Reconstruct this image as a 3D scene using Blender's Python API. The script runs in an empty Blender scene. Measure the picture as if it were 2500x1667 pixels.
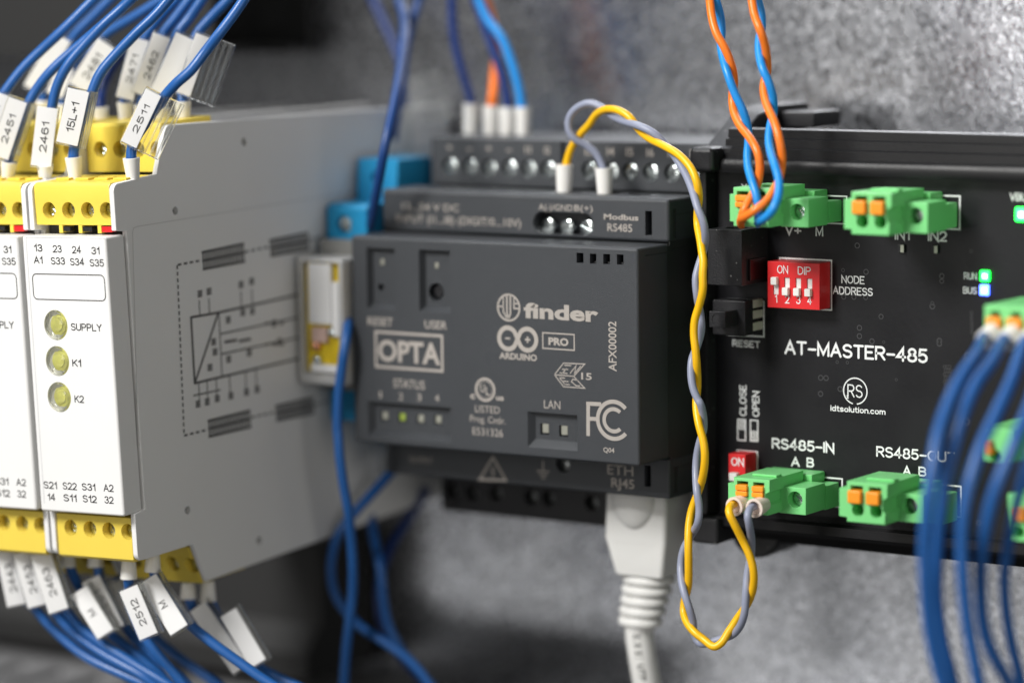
import bpy, bmesh, math, random
from mathutils import Vector, Matrix, Quaternion
random.seed(7)
scene = bpy.context.scene
C = scene.collection
S = 0.001                                   # everything below is written in millimetres

# ------------------------------------------------------------------ camera
CAM = Vector((333.37, -555.14, 58.24))
FPX, PCX, PCY = 8000.0, 1250.0, 833.5
YAW, PITCH, ROLL = math.radians(33.21), math.radians(6.74), math.radians(0.66)
def cam_axes():
    cy, sy, cp, sp = math.cos(YAW), math.sin(YAW), math.cos(PITCH), math.sin(PITCH)
    f = Vector((-sy*cp, cy*cp, -sp)); r = Vector((cy, sy, 0)); d = f.cross(r)
    c, s = math.cos(ROLL), math.sin(ROLL)
    return c*r+s*d, -s*r+c*d, f
RX, RD, RF = cam_axes()
cd = bpy.data.cameras.new('camera'); co = bpy.data.objects.new('camera', cd); C.objects.link(co)
M = Matrix.Identity(4)
for i in range(3):
    M[i][0] = RX[i]; M[i][1] = -RD[i]; M[i][2] = -RF[i]; M[i][3] = CAM[i]*S
co.matrix_world = M
cd.sensor_width = 36; cd.sensor_fit = 'HORIZONTAL'; cd.lens = FPX/2500*36
cd.clip_start = 0.02; cd.clip_end = 20
cd.dof.use_dof = True; cd.dof.focus_distance = 0.653; cd.dof.aperture_fstop = 5.0; cd.dof.aperture_blades = 0
scene.camera = co

# ------------------------------------------------------------------ light
w = bpy.data.worlds.new('World'); scene.world = w; w.use_nodes = True
w.node_tree.nodes['Background'].inputs[0].default_value = (1.0, 0.985, 0.95, 1)
w.node_tree.nodes['Background'].inputs[1].default_value = 0.09
scene.view_settings.view_transform = 'Standard'; scene.view_settings.look = 'None'
scene.view_settings.exposure = 0.0; scene.view_settings.gamma = 1.0
def area(name, loc, target, sx, sy, power, col):
    l = bpy.data.lights.new(name, 'AREA'); l.shape = 'RECTANGLE'; l.size = sx*S; l.size_y = sy*S
    l.energy = power; l.color = col
    o = bpy.data.objects.new(name, l); C.objects.link(o); o.location = Vector(loc)*S
    o.rotation_euler = (Vector(target)-Vector(loc)).to_track_quat('-Z', 'Y').to_euler()
area('key_softbox', (-270, -740, 570), (-10, 0, -20), 340, 280, 12.2, (1, 0.985, 0.96))
area('overhead_strip', (-350, -60, 620), (-10, 0, -20), 460, 260, 2.1, (0.96, 0.98, 1))
area('side_bounce', (560, -420, 60), (-70, 0, -20), 420, 420, .95, (1, .97, .92))
area('floor_bounce', (-420, -700, -330), (20, 60, -90), 520, 130, .34, (1, .98, .95))
area('front_fill', (-230, -840, 130), (30, 60, -30), 150, 380, 1.05, (1, 0.97, 0.93))

# ------------------------------------------------------------------ helpers
def at(px, py, ax, val):
    """place in the cabinet (mm) seen at photo pixel px,py on the plane axis ax = val"""
    v = RX*((px-PCX)/FPX) + RD*((py-PCY)/FPX) + RF
    return CAM + v*((val-CAM[ax])/v[ax])
def aty(px, py, y): return at(px, py, 1, y)
def depth(p): return (Vector(p)-CAM).dot(RF)

FRAMES = {}
def thing(name, label, cat, loc, group=None, rot=None):
    o = bpy.data.objects.new(name, None); C.objects.link(o); o.empty_display_size = 0.005
    o.location = Vector(loc)*S
    if rot: o.rotation_euler = rot
    o['label'] = label; o['category'] = cat
    if group: o['group'] = group
    FRAMES[o.name] = Vector(loc)
    return o
def tag(o, label=None, cat=None, group=None, kind=None):
    if label: o['label'] = label
    if cat: o['category'] = cat
    if group: o['group'] = group
    if kind: o['kind'] = kind
    return o
def obj(name, me, mat, parent=None, local=False, smooth=40):
    """link a mesh written in world mm (or the parent's own mm when local) as one object"""
    if isinstance(me, bmesh.types.BMesh):
        bm = me; me = bpy.data.meshes.new(name); bm.to_mesh(me); bm.free()
    off = Vector((0, 0, 0))
    if parent is not None and not local:
        p = parent
        while p is not None:
            off += p.location/S; p = p.parent
    me.transform(Matrix.Scale(S, 4) @ Matrix.Translation(-off))
    me.materials.clear(); me.materials.append(mat)
    if smooth:
        me.polygons.foreach_set('use_smooth', [True]*len(me.polygons))
        me.set_sharp_from_angle(angle=math.radians(smooth))
    o = bpy.data.objects.new(name, me); C.objects.link(o)
    if smooth and smooth <= 45: m_ = o.modifiers.new('normals', 'WEIGHTED_NORMAL'); m_.keep_sharp = True; m_.weight = 90
    if parent is not None: o.parent = parent
    return o
def lone(name, me, mat, label, cat, loc, group=None, smooth=40):
    o = obj(name, me, mat, None, smooth=smooth)
    o.data.transform(Matrix.Translation(-Vector(loc)*S)); o.location = Vector(loc)*S
    return tag(o, label, cat, group)
def box(bm, x0, x1, y0, y1, z0, z1, bev=0.0, seg=2):
    vs = [bm.verts.new((x, y, z)) for x in (x0, x1) for y in (y0, y1) for z in (z0, z1)]
    F = [(0,1,3,2), (4,6,7,5), (0,4,5,1), (2,3,7,6), (0,2,6,4), (1,5,7,3)]
    fs = [bm.faces.new([vs[i] for i in f]) for f in F]
    if bev > 0:
        es = list({e for f in fs for e in f.edges})
        bmesh.ops.bevel(bm, geom=es, offset=bev, segments=seg, profile=0.5, affect='EDGES')
    return bm
def newbox(*a, **k): return box(bmesh.new(), *a, **k)
def prism(bm, prof, x0, x1, bev=0.0, seg=2, axis='x'):
    """profile of (y,z) drawn along x; or (x,z) along y when axis is y"""
    def P(a, b, t): return (t, a, b) if axis == 'x' else (a, t, b)
    A = [bm.verts.new(P(a, b, x0)) for a, b in prof]; B = [bm.verts.new(P(a, b, x1)) for a, b in prof]
    n = len(prof); fs = [bm.faces.new(A), bm.faces.new(B[::-1])]
    for i in range(n): fs.append(bm.faces.new((A[i], B[i], B[(i+1) % n], A[(i+1) % n])))
    bmesh.ops.recalc_face_normals(bm, faces=fs)
    if bev > 0:
        es = [e for f in fs[:2] for e in f.edges]
        bmesh.ops.bevel(bm, geom=list(set(es)), offset=bev, segments=seg, profile=0.5, affect='EDGES')
    return bm
def basis(d):
    d = Vector(d).normalized()
    a = Vector((0, 0, 1)) if abs(d.z) < 0.9 else Vector((1, 0, 0))
    u = d.cross(a).normalized(); return u, d.cross(u).normalized(), d
def lathe(bm, c, d, prof, n=24, su=1.0):
    """rings (r, h) along direction d from centre c; closed with caps"""
    u, v, d = basis(d); c = Vector(c); rings = []
    for r, h in prof:
        rings.append([bm.verts.new(c + d*h + (u*math.cos(2*math.pi*k/n)*su + v*math.sin(2*math.pi*k/n))*r) for k in range(n)])
    fs = []
    for a, b in zip(rings, rings[1:]):
        for k in range(n): fs.append(bm.faces.new((a[k], a[(k+1) % n], b[(k+1) % n], b[k])))
    fs.append(bm.faces.new(rings[0][::-1])); fs.append(bm.faces.new(rings[-1]))
    bmesh.ops.recalc_face_normals(bm, faces=fs)
    return bm
def cyl(bm, c, d, r, h, n=24): return lathe(bm, c, d, [(r, 0), (r, h)], n)
def spline(pts, per=8):
    P = [Vector(p) for p in pts]; P = [P[0]*2-P[1]] + P + [P[-1]*2-P[-2]]; out = []
    for i in range(1, len(P)-2):
        p0, p1, p2, p3 = P[i-1:i+3]
        def tj(t, a, b): return t + max((b-a).length, 1e-4)**0.5
        t0 = 0.0; t1 = tj(t0, p0, p1); t2 = tj(t1, p1, p2); t3 = tj(t2, p2, p3)
        for k in range(per):
            t = t1 + (t2-t1)*k/per
            a1 = p0*((t1-t)/(t1-t0)) + p1*((t-t0)/(t1-t0)); a2 = p1*((t2-t)/(t2-t1)) + p2*((t-t1)/(t2-t1))
            a3 = p2*((t3-t)/(t3-t2)) + p3*((t-t2)/(t3-t2))
            b1 = a1*((t2-t)/(t2-t0)) + a2*((t-t0)/(t2-t0)); b2 = a2*((t3-t)/(t3-t1)) + a3*((t-t1)/(t3-t1))
            out.append(b1*((t2-t)/(t2-t1)) + b2*((t-t1)/(t2-t1)))
    out.append(P[-2]); return out
def relax(P, n=2):
    for _ in range(n):
        P = [P[0]] + [(P[i-1]+P[i]*2+P[i+1])/4 for i in range(1, len(P)-1)] + [P[-1]]
    return P
def tube(bm, P, r, n=14, rf=None):
    T = [(P[min(i+1, len(P)-1)]-P[max(i-1, 0)]).normalized() for i in range(len(P))]
    u, v, _ = basis(T[0]); rings = []
    for i, p in enumerate(P):
        if i: u = (u - T[i]*u.dot(T[i])).normalized(); v = T[i].cross(u)
        rr = rf(i/(len(P)-1)) if rf else r
        rings.append([bm.verts.new(p + (u*math.cos(2*math.pi*k/n) + v*math.sin(2*math.pi*k/n))*rr) for k in range(n)])
    fs = []
    for a, b in zip(rings, rings[1:]):
        for k in range(n): fs.append(bm.faces.new((a[k], a[(k+1) % n], b[(k+1) % n], b[k])))
    fs.append(bm.faces.new(rings[0][::-1])); fs.append(bm.faces.new(rings[-1]))
    bmesh.ops.recalc_face_normals(bm, faces=fs)
    return bm
def cut(bm, cutter):
    if isinstance(cutter, (list, tuple)):
        for c_ in cutter[:-1]:
            me = cut(bm, c_); bm = bmesh.new(); bm.from_mesh(me); bpy.data.meshes.remove(me)
        return cut(bm, cutter[-1])
    a = bpy.data.meshes.new('a'); bm.to_mesh(a); bm.free(); b = bpy.data.meshes.new('b'); cutter.to_mesh(b); cutter.free()
    # work at 1:10 so the solver sees comfortable sizes
    oa = bpy.data.objects.new('a', a); ob = bpy.data.objects.new('b', b); C.objects.link(oa); C.objects.link(ob)
    m = oa.modifiers.new('m', 'BOOLEAN'); m.operation = 'DIFFERENCE'; m.object = ob; m.solver = 'EXACT'
    dg = bpy.context.evaluated_depsgraph_get()
    me = bpy.data.meshes.new_from_object(oa.evaluated_get(dg))
    bpy.data.objects.remove(oa); bpy.data.objects.remove(ob)
    return me
def pocket(bm, x0, x1, z0, z1, y, dp, sx=0.0, st=0.0, sb=None):
    """cutter for a rectangular recess in a face at y, sloping walls"""
    if sb is None: sb = st
    e = 0.5; k = (dp+e)/dp
    o = [(x0-sx*e/dp, z0-sb*e/dp), (x1+sx*e/dp, z0-sb*e/dp), (x1+sx*e/dp, z1+st*e/dp), (x0-sx*e/dp, z1+st*e/dp)]
    i = [(x0+sx, z0+sb), (x1-sx, z0+sb), (x1-sx, z1-st), (x0+sx, z1-st)]
    A = [bm.verts.new((a, y-e, b)) for a, b in o]; B = [bm.verts.new((a, y+dp, b)) for a, b in i]
    fs = [bm.faces.new(A), bm.faces.new(B[::-1])]
    for q in range(4): fs.append(bm.faces.new((A[q], B[q], B[(q+1) % 4], A[(q+1) % 4])))
    bmesh.ops.recalc_face_normals(bm, faces=fs)

# ------------------------------------------------------------------ lettering
FONT = {}
def text_data(s, bold=0.0):
    cu = bpy.data.curves.new('t', 'FONT'); cu.body = s; cu.size = 1.0; cu.resolution_u = 3; cu.offset = bold
    o = bpy.data.objects.new('t', cu); C.objects.link(o)
    me = bpy.data.meshes.new_from_object(o.evaluated_get(bpy.context.evaluated_depsgraph_get()))
    bpy.data.objects.remove(o)
    V = [(v.co.x, v.co.y) for v in me.vertices]; F = [tuple(p.vertices) for p in me.polygons]
    return V, F
def capheight(bold):
    if bold not in FONT:
        V, _ = text_data('H', bold); FONT[bold] = (min(v[1] for v in V), max(v[1] for v in V))
    return FONT[bold]
class Print:
    """flat print gathered on one plane: origin o, directions u (reading) and v (up), n outwards"""
    def __init__(self): self.bm = bmesh.new()
    def text(self, s, o, u, v, width, cap, bold=0.0):
        V, F = text_data(s, bold); lo, hi = capheight(bold)
        x0 = min(a for a, b in V); x1 = max(a for a, b in V)
        o, u, v = Vector(o), Vector(u), Vector(v)
        sx = width/(x1-x0) if width else cap/(hi-lo); sy = cap/(hi-lo)
        vs = [self.bm.verts.new(o + u*((a-x0)*sx) + v*((b-lo)*sy)) for a, b in V]
        for f in F:
            try: self.bm.faces.new([vs[i] for i in f])
            except ValueError: pass
        return self
    def line(self, pts, wd, nrm, closed=False, cap=False):
        """stroke of width wd through 3D points lying on a plane with normal nrm"""
        P = [Vector(p) for p in pts]; n = len(P); L = []; R = []; nrm = Vector(nrm)
        for i in range(n):
            a = P[(i-1) % n] if (closed or i) else P[i]; b = P[(i+1) % n] if (closed or i < n-1) else P[i]
            d1 = (P[i]-a).normalized() if (P[i]-a).length > 1e-9 else (b-P[i]).normalized()
            d2 = (b-P[i]).normalized() if (b-P[i]).length > 1e-9 else d1
            t = (d1+d2).normalized(); s = nrm.cross(t).normalized()
            k = 1/max(0.35, s.dot(nrm.cross(d1).normalized()))
            L.append(self.bm.verts.new(P[i]+s*wd/2*k)); R.append(self.bm.verts.new(P[i]-s*wd/2*k))
        for i in range(n if closed else n-1):
            j = (i+1) % n; self.bm.faces.new((L[i], L[j], R[j], R[i]))
        if cap and not closed:
            for e, f in ((0, 1), (n-1, n-2)):
                d = (P[e]-P[f]).normalized(); a = (L[e].co-P[e]); M_ = [self.bm.verts.new(P[e] + a*math.cos(g) + d*(wd/2)*math.sin(g)) for g in (math.pi/4, math.pi/2, 3*math.pi/4)]
                self.bm.faces.new([L[e]]+M_+[R[e]])
        return self
    def poly(self, pts):
        self.bm.faces.new([self.bm.verts.new(Vector(p)) for p in pts]); return self
    def ring(self, c, u, v, r, wd, a0=0, a1=360, n=40, ru=1.0):
        c, u, v = Vector(c), Vector(u), Vector(v); full = a1-a0 >= 360; I = []; O = []
        for k in range(n if full else n+1):
            a = math.radians(a0+(a1-a0)*k/n); d = u*math.cos(a)*ru + v*math.sin(a)
            I.append(self.bm.verts.new(c+d*(r-wd/2))); O.append(self.bm.verts.new(c+d*(r+wd/2)))
        for k in range(n):
            j = (k+1) % len(I); self.bm.faces.new((I[k], O[k], O[j], I[j]))
        return self
    def make(self, name, mat, parent, local=False, toward=(0, -1, 0)):
        t = Vector(toward)
        self.bm.normal_update()
        for f in self.bm.faces:
            if f.normal.dot(t) < 0: f.normal_flip()
        return obj(name, self.bm, mat, parent, local, smooth=0)
UX, UZ, UY = Vector((1, 0, 0)), Vector((0, 0, 1)), Vector((0, 1, 0))
def ptext(pr, s, y, a, b, hpx, bold=0.0, conv=None, vertical=False):
    """print s between photo pixels a and b (baseline) on plane y"""
    A = aty(*a, y); B = aty(*b, y); cap = hpx*depth((A+B)/2)/FPX
    if vertical:
        x = (A.x+B.x)/2; return pr.text(s, (x, y, A.z), UZ, -UX, (B.z-A.z), cap*1.2, bold)
    z = (A.z+B.z)/2; o = Vector((A.x, y, z))
    if conv: o = conv(o)
    return pr.text(s, o, UX, UZ, B.x-A.x, cap, bold)

# monoline letters: strokes on a grid whose capitals are 1 high
def AR(cx, cy, rx, ry, a0, a1, n=10):
    return [(cx+rx*math.cos(math.radians(a0+(a1-a0)*k/n)), cy+ry*math.sin(math.radians(a0+(a1-a0)*k/n))) for k in range(n+1)]
GL_ = {
 'A': (.66, [[(0, 0), (.33, 1), (.66, 0)], [(.12, .34), (.54, .34)]]),
 'B': (.58, [[(0, .5), (0, 1), (.32, 1)] + AR(.32, .76, .22, .24, 90, -90) + [(0, .52)], [(0, .5), (0, 0), (.34, 0)] + AR(.34, .26, .24, .26, -90, 90) + [(0.04, .5)]]),
 'C': (.62, [AR(.33, .5, .33, .5, 42, 318, 16)]),
 'D': (.62, [[(0, .02), (0, 1), (.25, 1)] + AR(.25, .5, .37, .5, 90, -90, 14) + [(0.0, 0)]]),
 'E': (.52, [[(.52, 1), (0, 1), (0, 0), (.52, 0)], [(0, .52), (.42, .52)]]),
 'F': (.50, [[(.50, 1), (0, 1), (0, 0)], [(0, .5), (.40, .5)]]),
 'G': (.66, [AR(.34, .5, .34, .5, 45, 300, 16) + [(.66, .2), (.66, .46), (.38, .46)]]),
 'H': (.58, [[(0, 0), (0, 1)], [(.58, 0), (.58, 1)], [(0, .5), (.58, .5)]]),
 'I': (.0, [[(0, 0), (0, 1)]]),
 'J': (.42, [[(.42, 1), (.42, .24)] + AR(.21, .22, .21, .22, 0, -180)]),
 'K': (.56, [[(0, 0), (0, 1)], [(.54, 1), (.02, .42)], [(.2, .6), (.58, 0)]]),
 'L': (.48, [[(0, 1), (0, 0), (.48, 0)]]),
 'M': (.72, [[(0, 0), (0, 1), (.36, .12), (.72, 1), (.72, 0)]]),
 'N': (.60, [[(0, 0), (0, 1), (.60, 0), (.60, 1)]]),
 'O': (.70, [AR(.35, .5, .35, .5, 90, 450, 24)]),
 'P': (.56, [[(0, 0), (0, 1), (.30, 1)] + AR(.30, .73, .26, .27, 90, -90) + [(.04, .46)]]),
 'Q': (.70, [AR(.35, .5, .35, .5, 90, 450, 24), [(.42, .24), (.70, -.04)]]),
 'R': (.58, [[(0, 0), (0, 1), (.32, 1)] + AR(.32, .74, .24, .26, 90, -90) + [(.04, .48)], [(.30, .46), (.58, 0)]]),
 'S': (.56, [AR(.28, .76, .26, .24, 25, 250, 12) + AR(.28, .26, .28, .26, 80, -155, 12)]),
 'T': (.60, [[(0, 1), (.60, 1)], [(.30, .97), (.30, 0)]]),
 'U': (.58, [[(0, 1), (0, .28)] + AR(.29, .28, .29, .28, 180, 360, 12) + [(.58, 1)]]),
 'V': (.64, [[(0, 1), (.32, 0), (.64, 1)]]),
 'X': (.58, [[(0, 0), (.58, 1)], [(0, 1), (.58, 0)]]),
 'Y': (.60, [[(0, 1), (.30, .48), (.60, 1)], [(.30, .46), (.30, 0)]]),
 '0': (.54, [AR(.27, .5, .27, .5, 90, 450, 22)]),
 '1': (.26, [[(0, .74), (.14, .80), (.25, 1), (.25, 0)]]),
 '2': (.52, [AR(.26, .72, .26, .28, 170, -25, 12) + [(.40, .42), (.0, .0), (.54, 0)]]),
 '3': (.52, [AR(.25, .76, .23, .24, 160, -80, 12) + AR(.25, .27, .27, .27, 80, -165, 12)]),
 '4': (.56, [[(.40, 0), (.40, 1), (0, .30), (.56, .30)]]),
 '5': (.52, [[(.48, 1), (.08, 1), (.04, .54)] + AR(.25, .31, .27, .31, 125, -150, 14)]),
 '6': (.52, [AR(.27, .62, .25, .38, 40, 180, 10) + AR(.26, .31, .26, .31, 180, 520, 18)]),
 '7': (.50, [[(0, 1), (.50, 1), (.18, 0)]]),
 '9': (.52, [AR(.25, .38, .25, .38, 220, 360, 10) + AR(.26, .69, .26, .31, 0, 360, 18)]),
 '8': (.54, [AR(.27, .76, .22, .24, -90, 270, 18), AR(.27, .265, .27, .265, 90, 450, 18)]),
 '-': (.48, [[(0, .45), (.48, .45)]]), '+': (.52, [[(0, .45), (.52, .45)], [(.26, .19), (.26, .71)]]),
 '.': (.02, [[(0, 0), (.02, .0)]]),
 'a': (.46, [AR(.22, .33, .22, .33, 60, 300, 12), [(.46, .68), (.46, 0)]]),
 'c': (.44, [AR(.25, .33, .25, .33, 45, 315, 12)]),
 'd': (.48, [AR(.24, .33, .24, .33, 40, 320, 12), [(.47, 1), (.47, 0)]]),
 'e': (.50, [[(.04, .34), (.48, .34)], AR(.25, .34, .25, .33, 0, 310, 16)]),
 'f': (.34, [[(.12, 0), (.12, .72)] + AR(.32, .74, .20, .24, 180, 85, 6), [(0, .66), (.34, .66)]]),
 'i': (.02, [[(.0, 0), (.0, .66)], [(0, .92), (.0, .95)]]),
 'l': (.02, [[(0, 0), (0, 1)]]),
 'm': (.74, [[(0, 0), (0, .66)], [(0, .4)] + AR(.18, .46, .18, .20, 160, 0, 8) + [(.36, 0)], [(.37, .4)] + AR(.56, .46, .18, .20, 160, 0, 8) + [(.74, 0)]]),
 'n': (.44, [[(0, 0), (0, .66)], [(0, .38)] + AR(.22, .44, .22, .23, 165, 0, 8) + [(.44, 0)]]),
 'o': (.50, [AR(.25, .33, .25, .33, 90, 450, 20)]),
 'r': (.26, [[(0, 0), (0, .66)], [(0, .40)] + AR(.24, .40, .23, .26, 170, 80, 6)]),
 's': (.42, [AR(.21, .50, .19, .17, 25, 250, 10) + AR(.21, .17, .21, .17, 80, -155, 10)]),
 't': (.30, [[(.11, .92), (.11, .16)] + AR(.28, .16, .17, .16, 180, 280, 6), [(0, .66), (.30, .66)]]),
 'u': (.44, [[(0, .66), (0, .24)] + AR(.22, .24, .22, .24, 180, 350, 8), [(.44, .66), (.44, 0)]]),
}
def stroke_text(pr, s, o, u, v, width, cap, wt=.15, gap=.20):
    """monoline lettering; every stroke lies a hair in front of the one before so none share a plane"""
    o, u, v = Vector(o), Vector(u), Vector(v); nrm = u.cross(v); x = 0; S_ = []
    for ch in s:
        if ch == ' ': x += .42; continue
        wd, st = GL_[ch]; S_ += [[(x+a, b) for a, b in q] for q in st]; x += wd+gap
    tot = x-gap + wt; sx = (width/tot) if width else cap
    t = wt*(cap+min(sx, cap*1.4))/2
    for i, q in enumerate(S_):
        k = nrm*(.006*(i % 4))
        P = [o + k + u*((a+wt/2)*sx) + v*(t/2 + b*(cap-t)) for a, b in q]
        pr.line(P, t, nrm, cap=True)
    return pr
def pstroke(pr, s, y, a, b, hpx, wt=.155, vertical=False, gap=.2):
    A = aty(*a, y); B = aty(*b, y); cap = hpx*depth((A+B)/2)/FPX
    if vertical:
        return stroke_text(pr, s, ((A.x+B.x)/2, y, A.z), UZ, -UX, B.z-A.z, cap*1.2, wt, gap)
    return stroke_text(pr, s, (A.x, y, (A.z+B.z)/2), UX, UZ, B.x-A.x, cap, wt, gap)

# ------------------------------------------------------------------ materials
def mat(name, col, rough=0.5, metal=0.0, bump=0.0, bscale=2500, var=0.0, vscale=60, spec=0.5, trans=0.0, emit=None, estr=0.0, coat=0.0, sss=0.0, rvar=0.0, ior=1.46, alpha=1.0, dust=0.0, dscale=420):
    m = bpy.data.materials.new(name); m.use_nodes = True; nt = m.node_tree; b = nt.nodes['Principled BSDF']
    col = (*col, 1) if len(col) == 3 else col
    b.inputs['Base Color'].default_value = col; b.inputs['Roughness'].default_value = rough
    b.inputs['Metallic'].default_value = metal; b.inputs['Specular IOR Level'].default_value = spec
    b.inputs['Transmission Weight'].default_value = trans; b.inputs['Coat Weight'].default_value = coat
    b.inputs['IOR'].default_value = ior; b.inputs['Alpha'].default_value = alpha
    if sss: b.inputs['Subsurface Weight'].default_value = sss; b.inputs['Subsurface Scale'].default_value = 0.0006; b.inputs['Subsurface Radius'].default_value = (1, .9, .7)
    if emit: b.inputs['Emission Color'].default_value = (*emit, 1); b.inputs['Emission Strength'].default_value = estr
    tc = nt.nodes.new('ShaderNodeTexCoord')
    if bump:
        n = nt.nodes.new('ShaderNodeTexNoise'); n.inputs['Scale'].default_value = bscale; n.inputs['Detail'].default_value = 3
        bp = nt.nodes.new('ShaderNodeBump'); bp.inputs['Strength'].default_value = bump; bp.inputs['Distance'].default_value = 0.0001
        nt.links.new(tc.outputs['Object'], n.inputs['Vector']); nt.links.new(n.outputs['Fac'], bp.inputs['Height']); nt.links.new(bp.outputs[0], b.inputs['Normal'])
    if var or rvar:
        n = nt.nodes.new('ShaderNodeTexNoise'); n.inputs['Scale'].default_value = vscale; n.inputs['Detail'].default_value = 6
        nt.links.new(tc.outputs['Object'], n.inputs['Vector'])
        if var:
            mx = nt.nodes.new('ShaderNodeMix'); mx.data_type = 'RGBA'
            mx.inputs['A'].default_value = (*[c*(1-var) for c in col[:3]], 1); mx.inputs['B'].default_value = (*[min(1, c*(1+var)) for c in col[:3]], 1)
            nt.links.new(n.outputs['Fac'], mx.inputs['Factor']); nt.links.new(mx.outputs['Result'], b.inputs['Base Color'])
        if dust:      # sparse pale specks of dust
            vo = nt.nodes.new('ShaderNodeTexVoronoi'); vo.inputs['Scale'].default_value = dscale; nt.links.new(tc.outputs['Object'], vo.inputs['Vector'])
            sp = nt.nodes.new('ShaderNodeSeparateColor'); nt.links.new(vo.outputs['Color'], sp.inputs[0])
            th = nt.nodes.new('ShaderNodeMath'); th.operation = 'MULTIPLY'; th.inputs[1].default_value = .16; nt.links.new(sp.outputs[0], th.inputs[0])
            th2 = nt.nodes.new('ShaderNodeMath'); th2.operation = 'LESS_THAN'; nt.links.new(vo.outputs['Distance'], th2.inputs[0]); nt.links.new(th.outputs[0], th2.inputs[1])
            gt = nt.nodes.new('ShaderNodeMath'); gt.operation = 'GREATER_THAN'; gt.inputs[1].default_value = .72; nt.links.new(sp.outputs[1], gt.inputs[0])
            mu = nt.nodes.new('ShaderNodeMath'); mu.operation = 'MULTIPLY'; nt.links.new(th2.outputs[0], mu.inputs[0]); nt.links.new(gt.outputs[0], mu.inputs[1])
            m2 = nt.nodes.new('ShaderNodeMath'); m2.operation = 'MULTIPLY'; m2.inputs[1].default_value = dust; nt.links.new(mu.outputs[0], m2.inputs[0])
            mx2 = nt.nodes.new('ShaderNodeMix'); mx2.data_type = 'RGBA'; mx2.inputs['B'].default_value = (.35, .35, .34, 1)
            nt.links.new(m2.outputs[0], mx2.inputs['Factor']); nt.links.new(mx.outputs['Result'], mx2.inputs['A']); nt.links.new(mx2.outputs['Result'], b.inputs['Base Color'])
        if rvar:
            mr = nt.nodes.new('ShaderNodeMapRange'); mr.inputs['From Min'].default_value = .3; mr.inputs['From Max'].default_value = .7
            mr.inputs['To Min'].default_value = max(0.02, rough-rvar); mr.inputs['To Max'].default_value = rough+rvar
            nt.links.new(n.outputs['Fac'], mr.inputs['Value']); nt.links.new(mr.outputs[0], b.inputs['Roughness'])
    return m
WHITE = mat('white_plastic', (.78, .78, .77), .42, bump=.12, bscale=3000, var=.02, rvar=.06)
YELLOW = mat('yellow_plastic', (.80, .61, .085), .38, bump=.15, bscale=2500, var=.05, sss=.1, rvar=.05)
GREYP = mat('dark_grey_plastic', (.040, .044, .050), .38, bump=1.0, bscale=6500, var=.10, vscale=30, rvar=.06)
BLACKP = mat('black_plastic', (.018, .018, .020), .36, spec=.35, bump=.8, bscale=3000, var=.1, rvar=.08, dust=.5, dscale=700)
SIDEP = mat('black_side_plastic', (.022, .024, .024), .5, bump=.3, bscale=3500, var=.1)
ALU = mat('black_anodised_profile', (.005, .005, .006), .34, metal=0, bump=.25, bscale=2500, rvar=.05, spec=.25)
PCB = mat('black_circuit_board', (.009, .009, .011), .40, spec=.35, bump=.22, bscale=900, var=.15, vscale=90, rvar=.08, dust=.6, dscale=500)
VIAM = mat('via_rim', (.05, .05, .055), .3, spec=.8)
SILK = mat('white_silkscreen', (.85, .86, .86), .55, bump=.2, bscale=2500)
PADS = mat('tinned_pad', (.42, .44, .36), .4, metal=.3, var=.25, vscale=400)
INK = mat('black_ink', (.015, .015, .017), .5)
INKG = mat('grey_diagram_ink', (.085, .085, .085), .5)
LASER = mat('laser_mark', (.37, .34, .31), .6, bump=.5, bscale=3500, var=.12, vscale=900)
METAL = mat('zinc_screw', (.62, .67, .67), .2, metal=1, bump=.3, bscale=1200, rvar=.1, vscale=500)
METALD = mat('dull_screw', (.36, .38, .38), .38, metal=1, bump=.3, bscale=1200)
HOLE = mat('dark_recess', (.006, .006, .006), .7)
REDP = mat('red_plastic', (.72, .018, .022), .36, bump=.15, bscale=2500, sss=.06, rvar=.05)
GREEN = mat('green_plastic', (.20, .66, .23), .40, bump=.2, bscale=2200, var=.05, sss=.12, rvar=.05)
ORANGEP = mat('orange_plastic', (.95, .31, .015), .38, bump=.15, bscale=2500, sss=.1)
BLUEW = mat('blue_insulation', (.016, .10, .33), .34, bump=.12, bscale=700, var=.12, vscale=120, rvar=.06)
DEEPW = mat('deep_blue_insulation', (.008, .05, .20), .36, bump=.12, bscale=700, var=.1, vscale=120)
NAVYW = mat('navy_insulation', (.008, .032, .16), .4, bump=.12, bscale=700, var=.1, vscale=120)
SKYW = mat('sky_blue_insulation', (.015, .27, .72), .33, bump=.12, bscale=700, var=.06, vscale=120, rvar=.05)
ORANGEW = mat('orange_insulation', (.95, .21, .02), .33, bump=.12, bscale=700, var=.06, vscale=120, rvar=.05)
YELW = mat('yellow_insulation', (.90, .50, .008), .34, bump=.12, bscale=700, var=.06, vscale=120, rvar=.05)
LAVW = mat('grey_insulation', (.27, .295, .39), .36, bump=.12, bscale=700, var=.06, vscale=120, rvar=.05)
CREAM = mat('cream_ferrule', (.80, .68, .60), .35, sss=.2, bump=.1, bscale=1500)
FERR = mat('white_ferrule', (.80, .79, .76), .4, sss=.15, bump=.1, bscale=1500, var=.03, vscale=200)
CARD = mat('white_card', (.82, .82, .82), .55, bump=.1, bscale=1500)
CLEAR = mat('clear_sleeve', (.93, .94, .93), .12, trans=.96, ior=1.25)
LENS = mat('clear_lens', (.93, .93, .86), .06, trans=.92, ior=1.42)
LEDY = mat('yellow_led', (.80, .76, .12), .35, var=.35, vscale=900)
LEDG = mat('lime_led', (.26, .34, .06), .3)
LEDW = mat('pale_led', (.27, .27, .23), .3)
LITG = mat('lit_green_led', (.1, .9, .2), .4, emit=(.005, 1, .05), estr=7.0)
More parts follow.
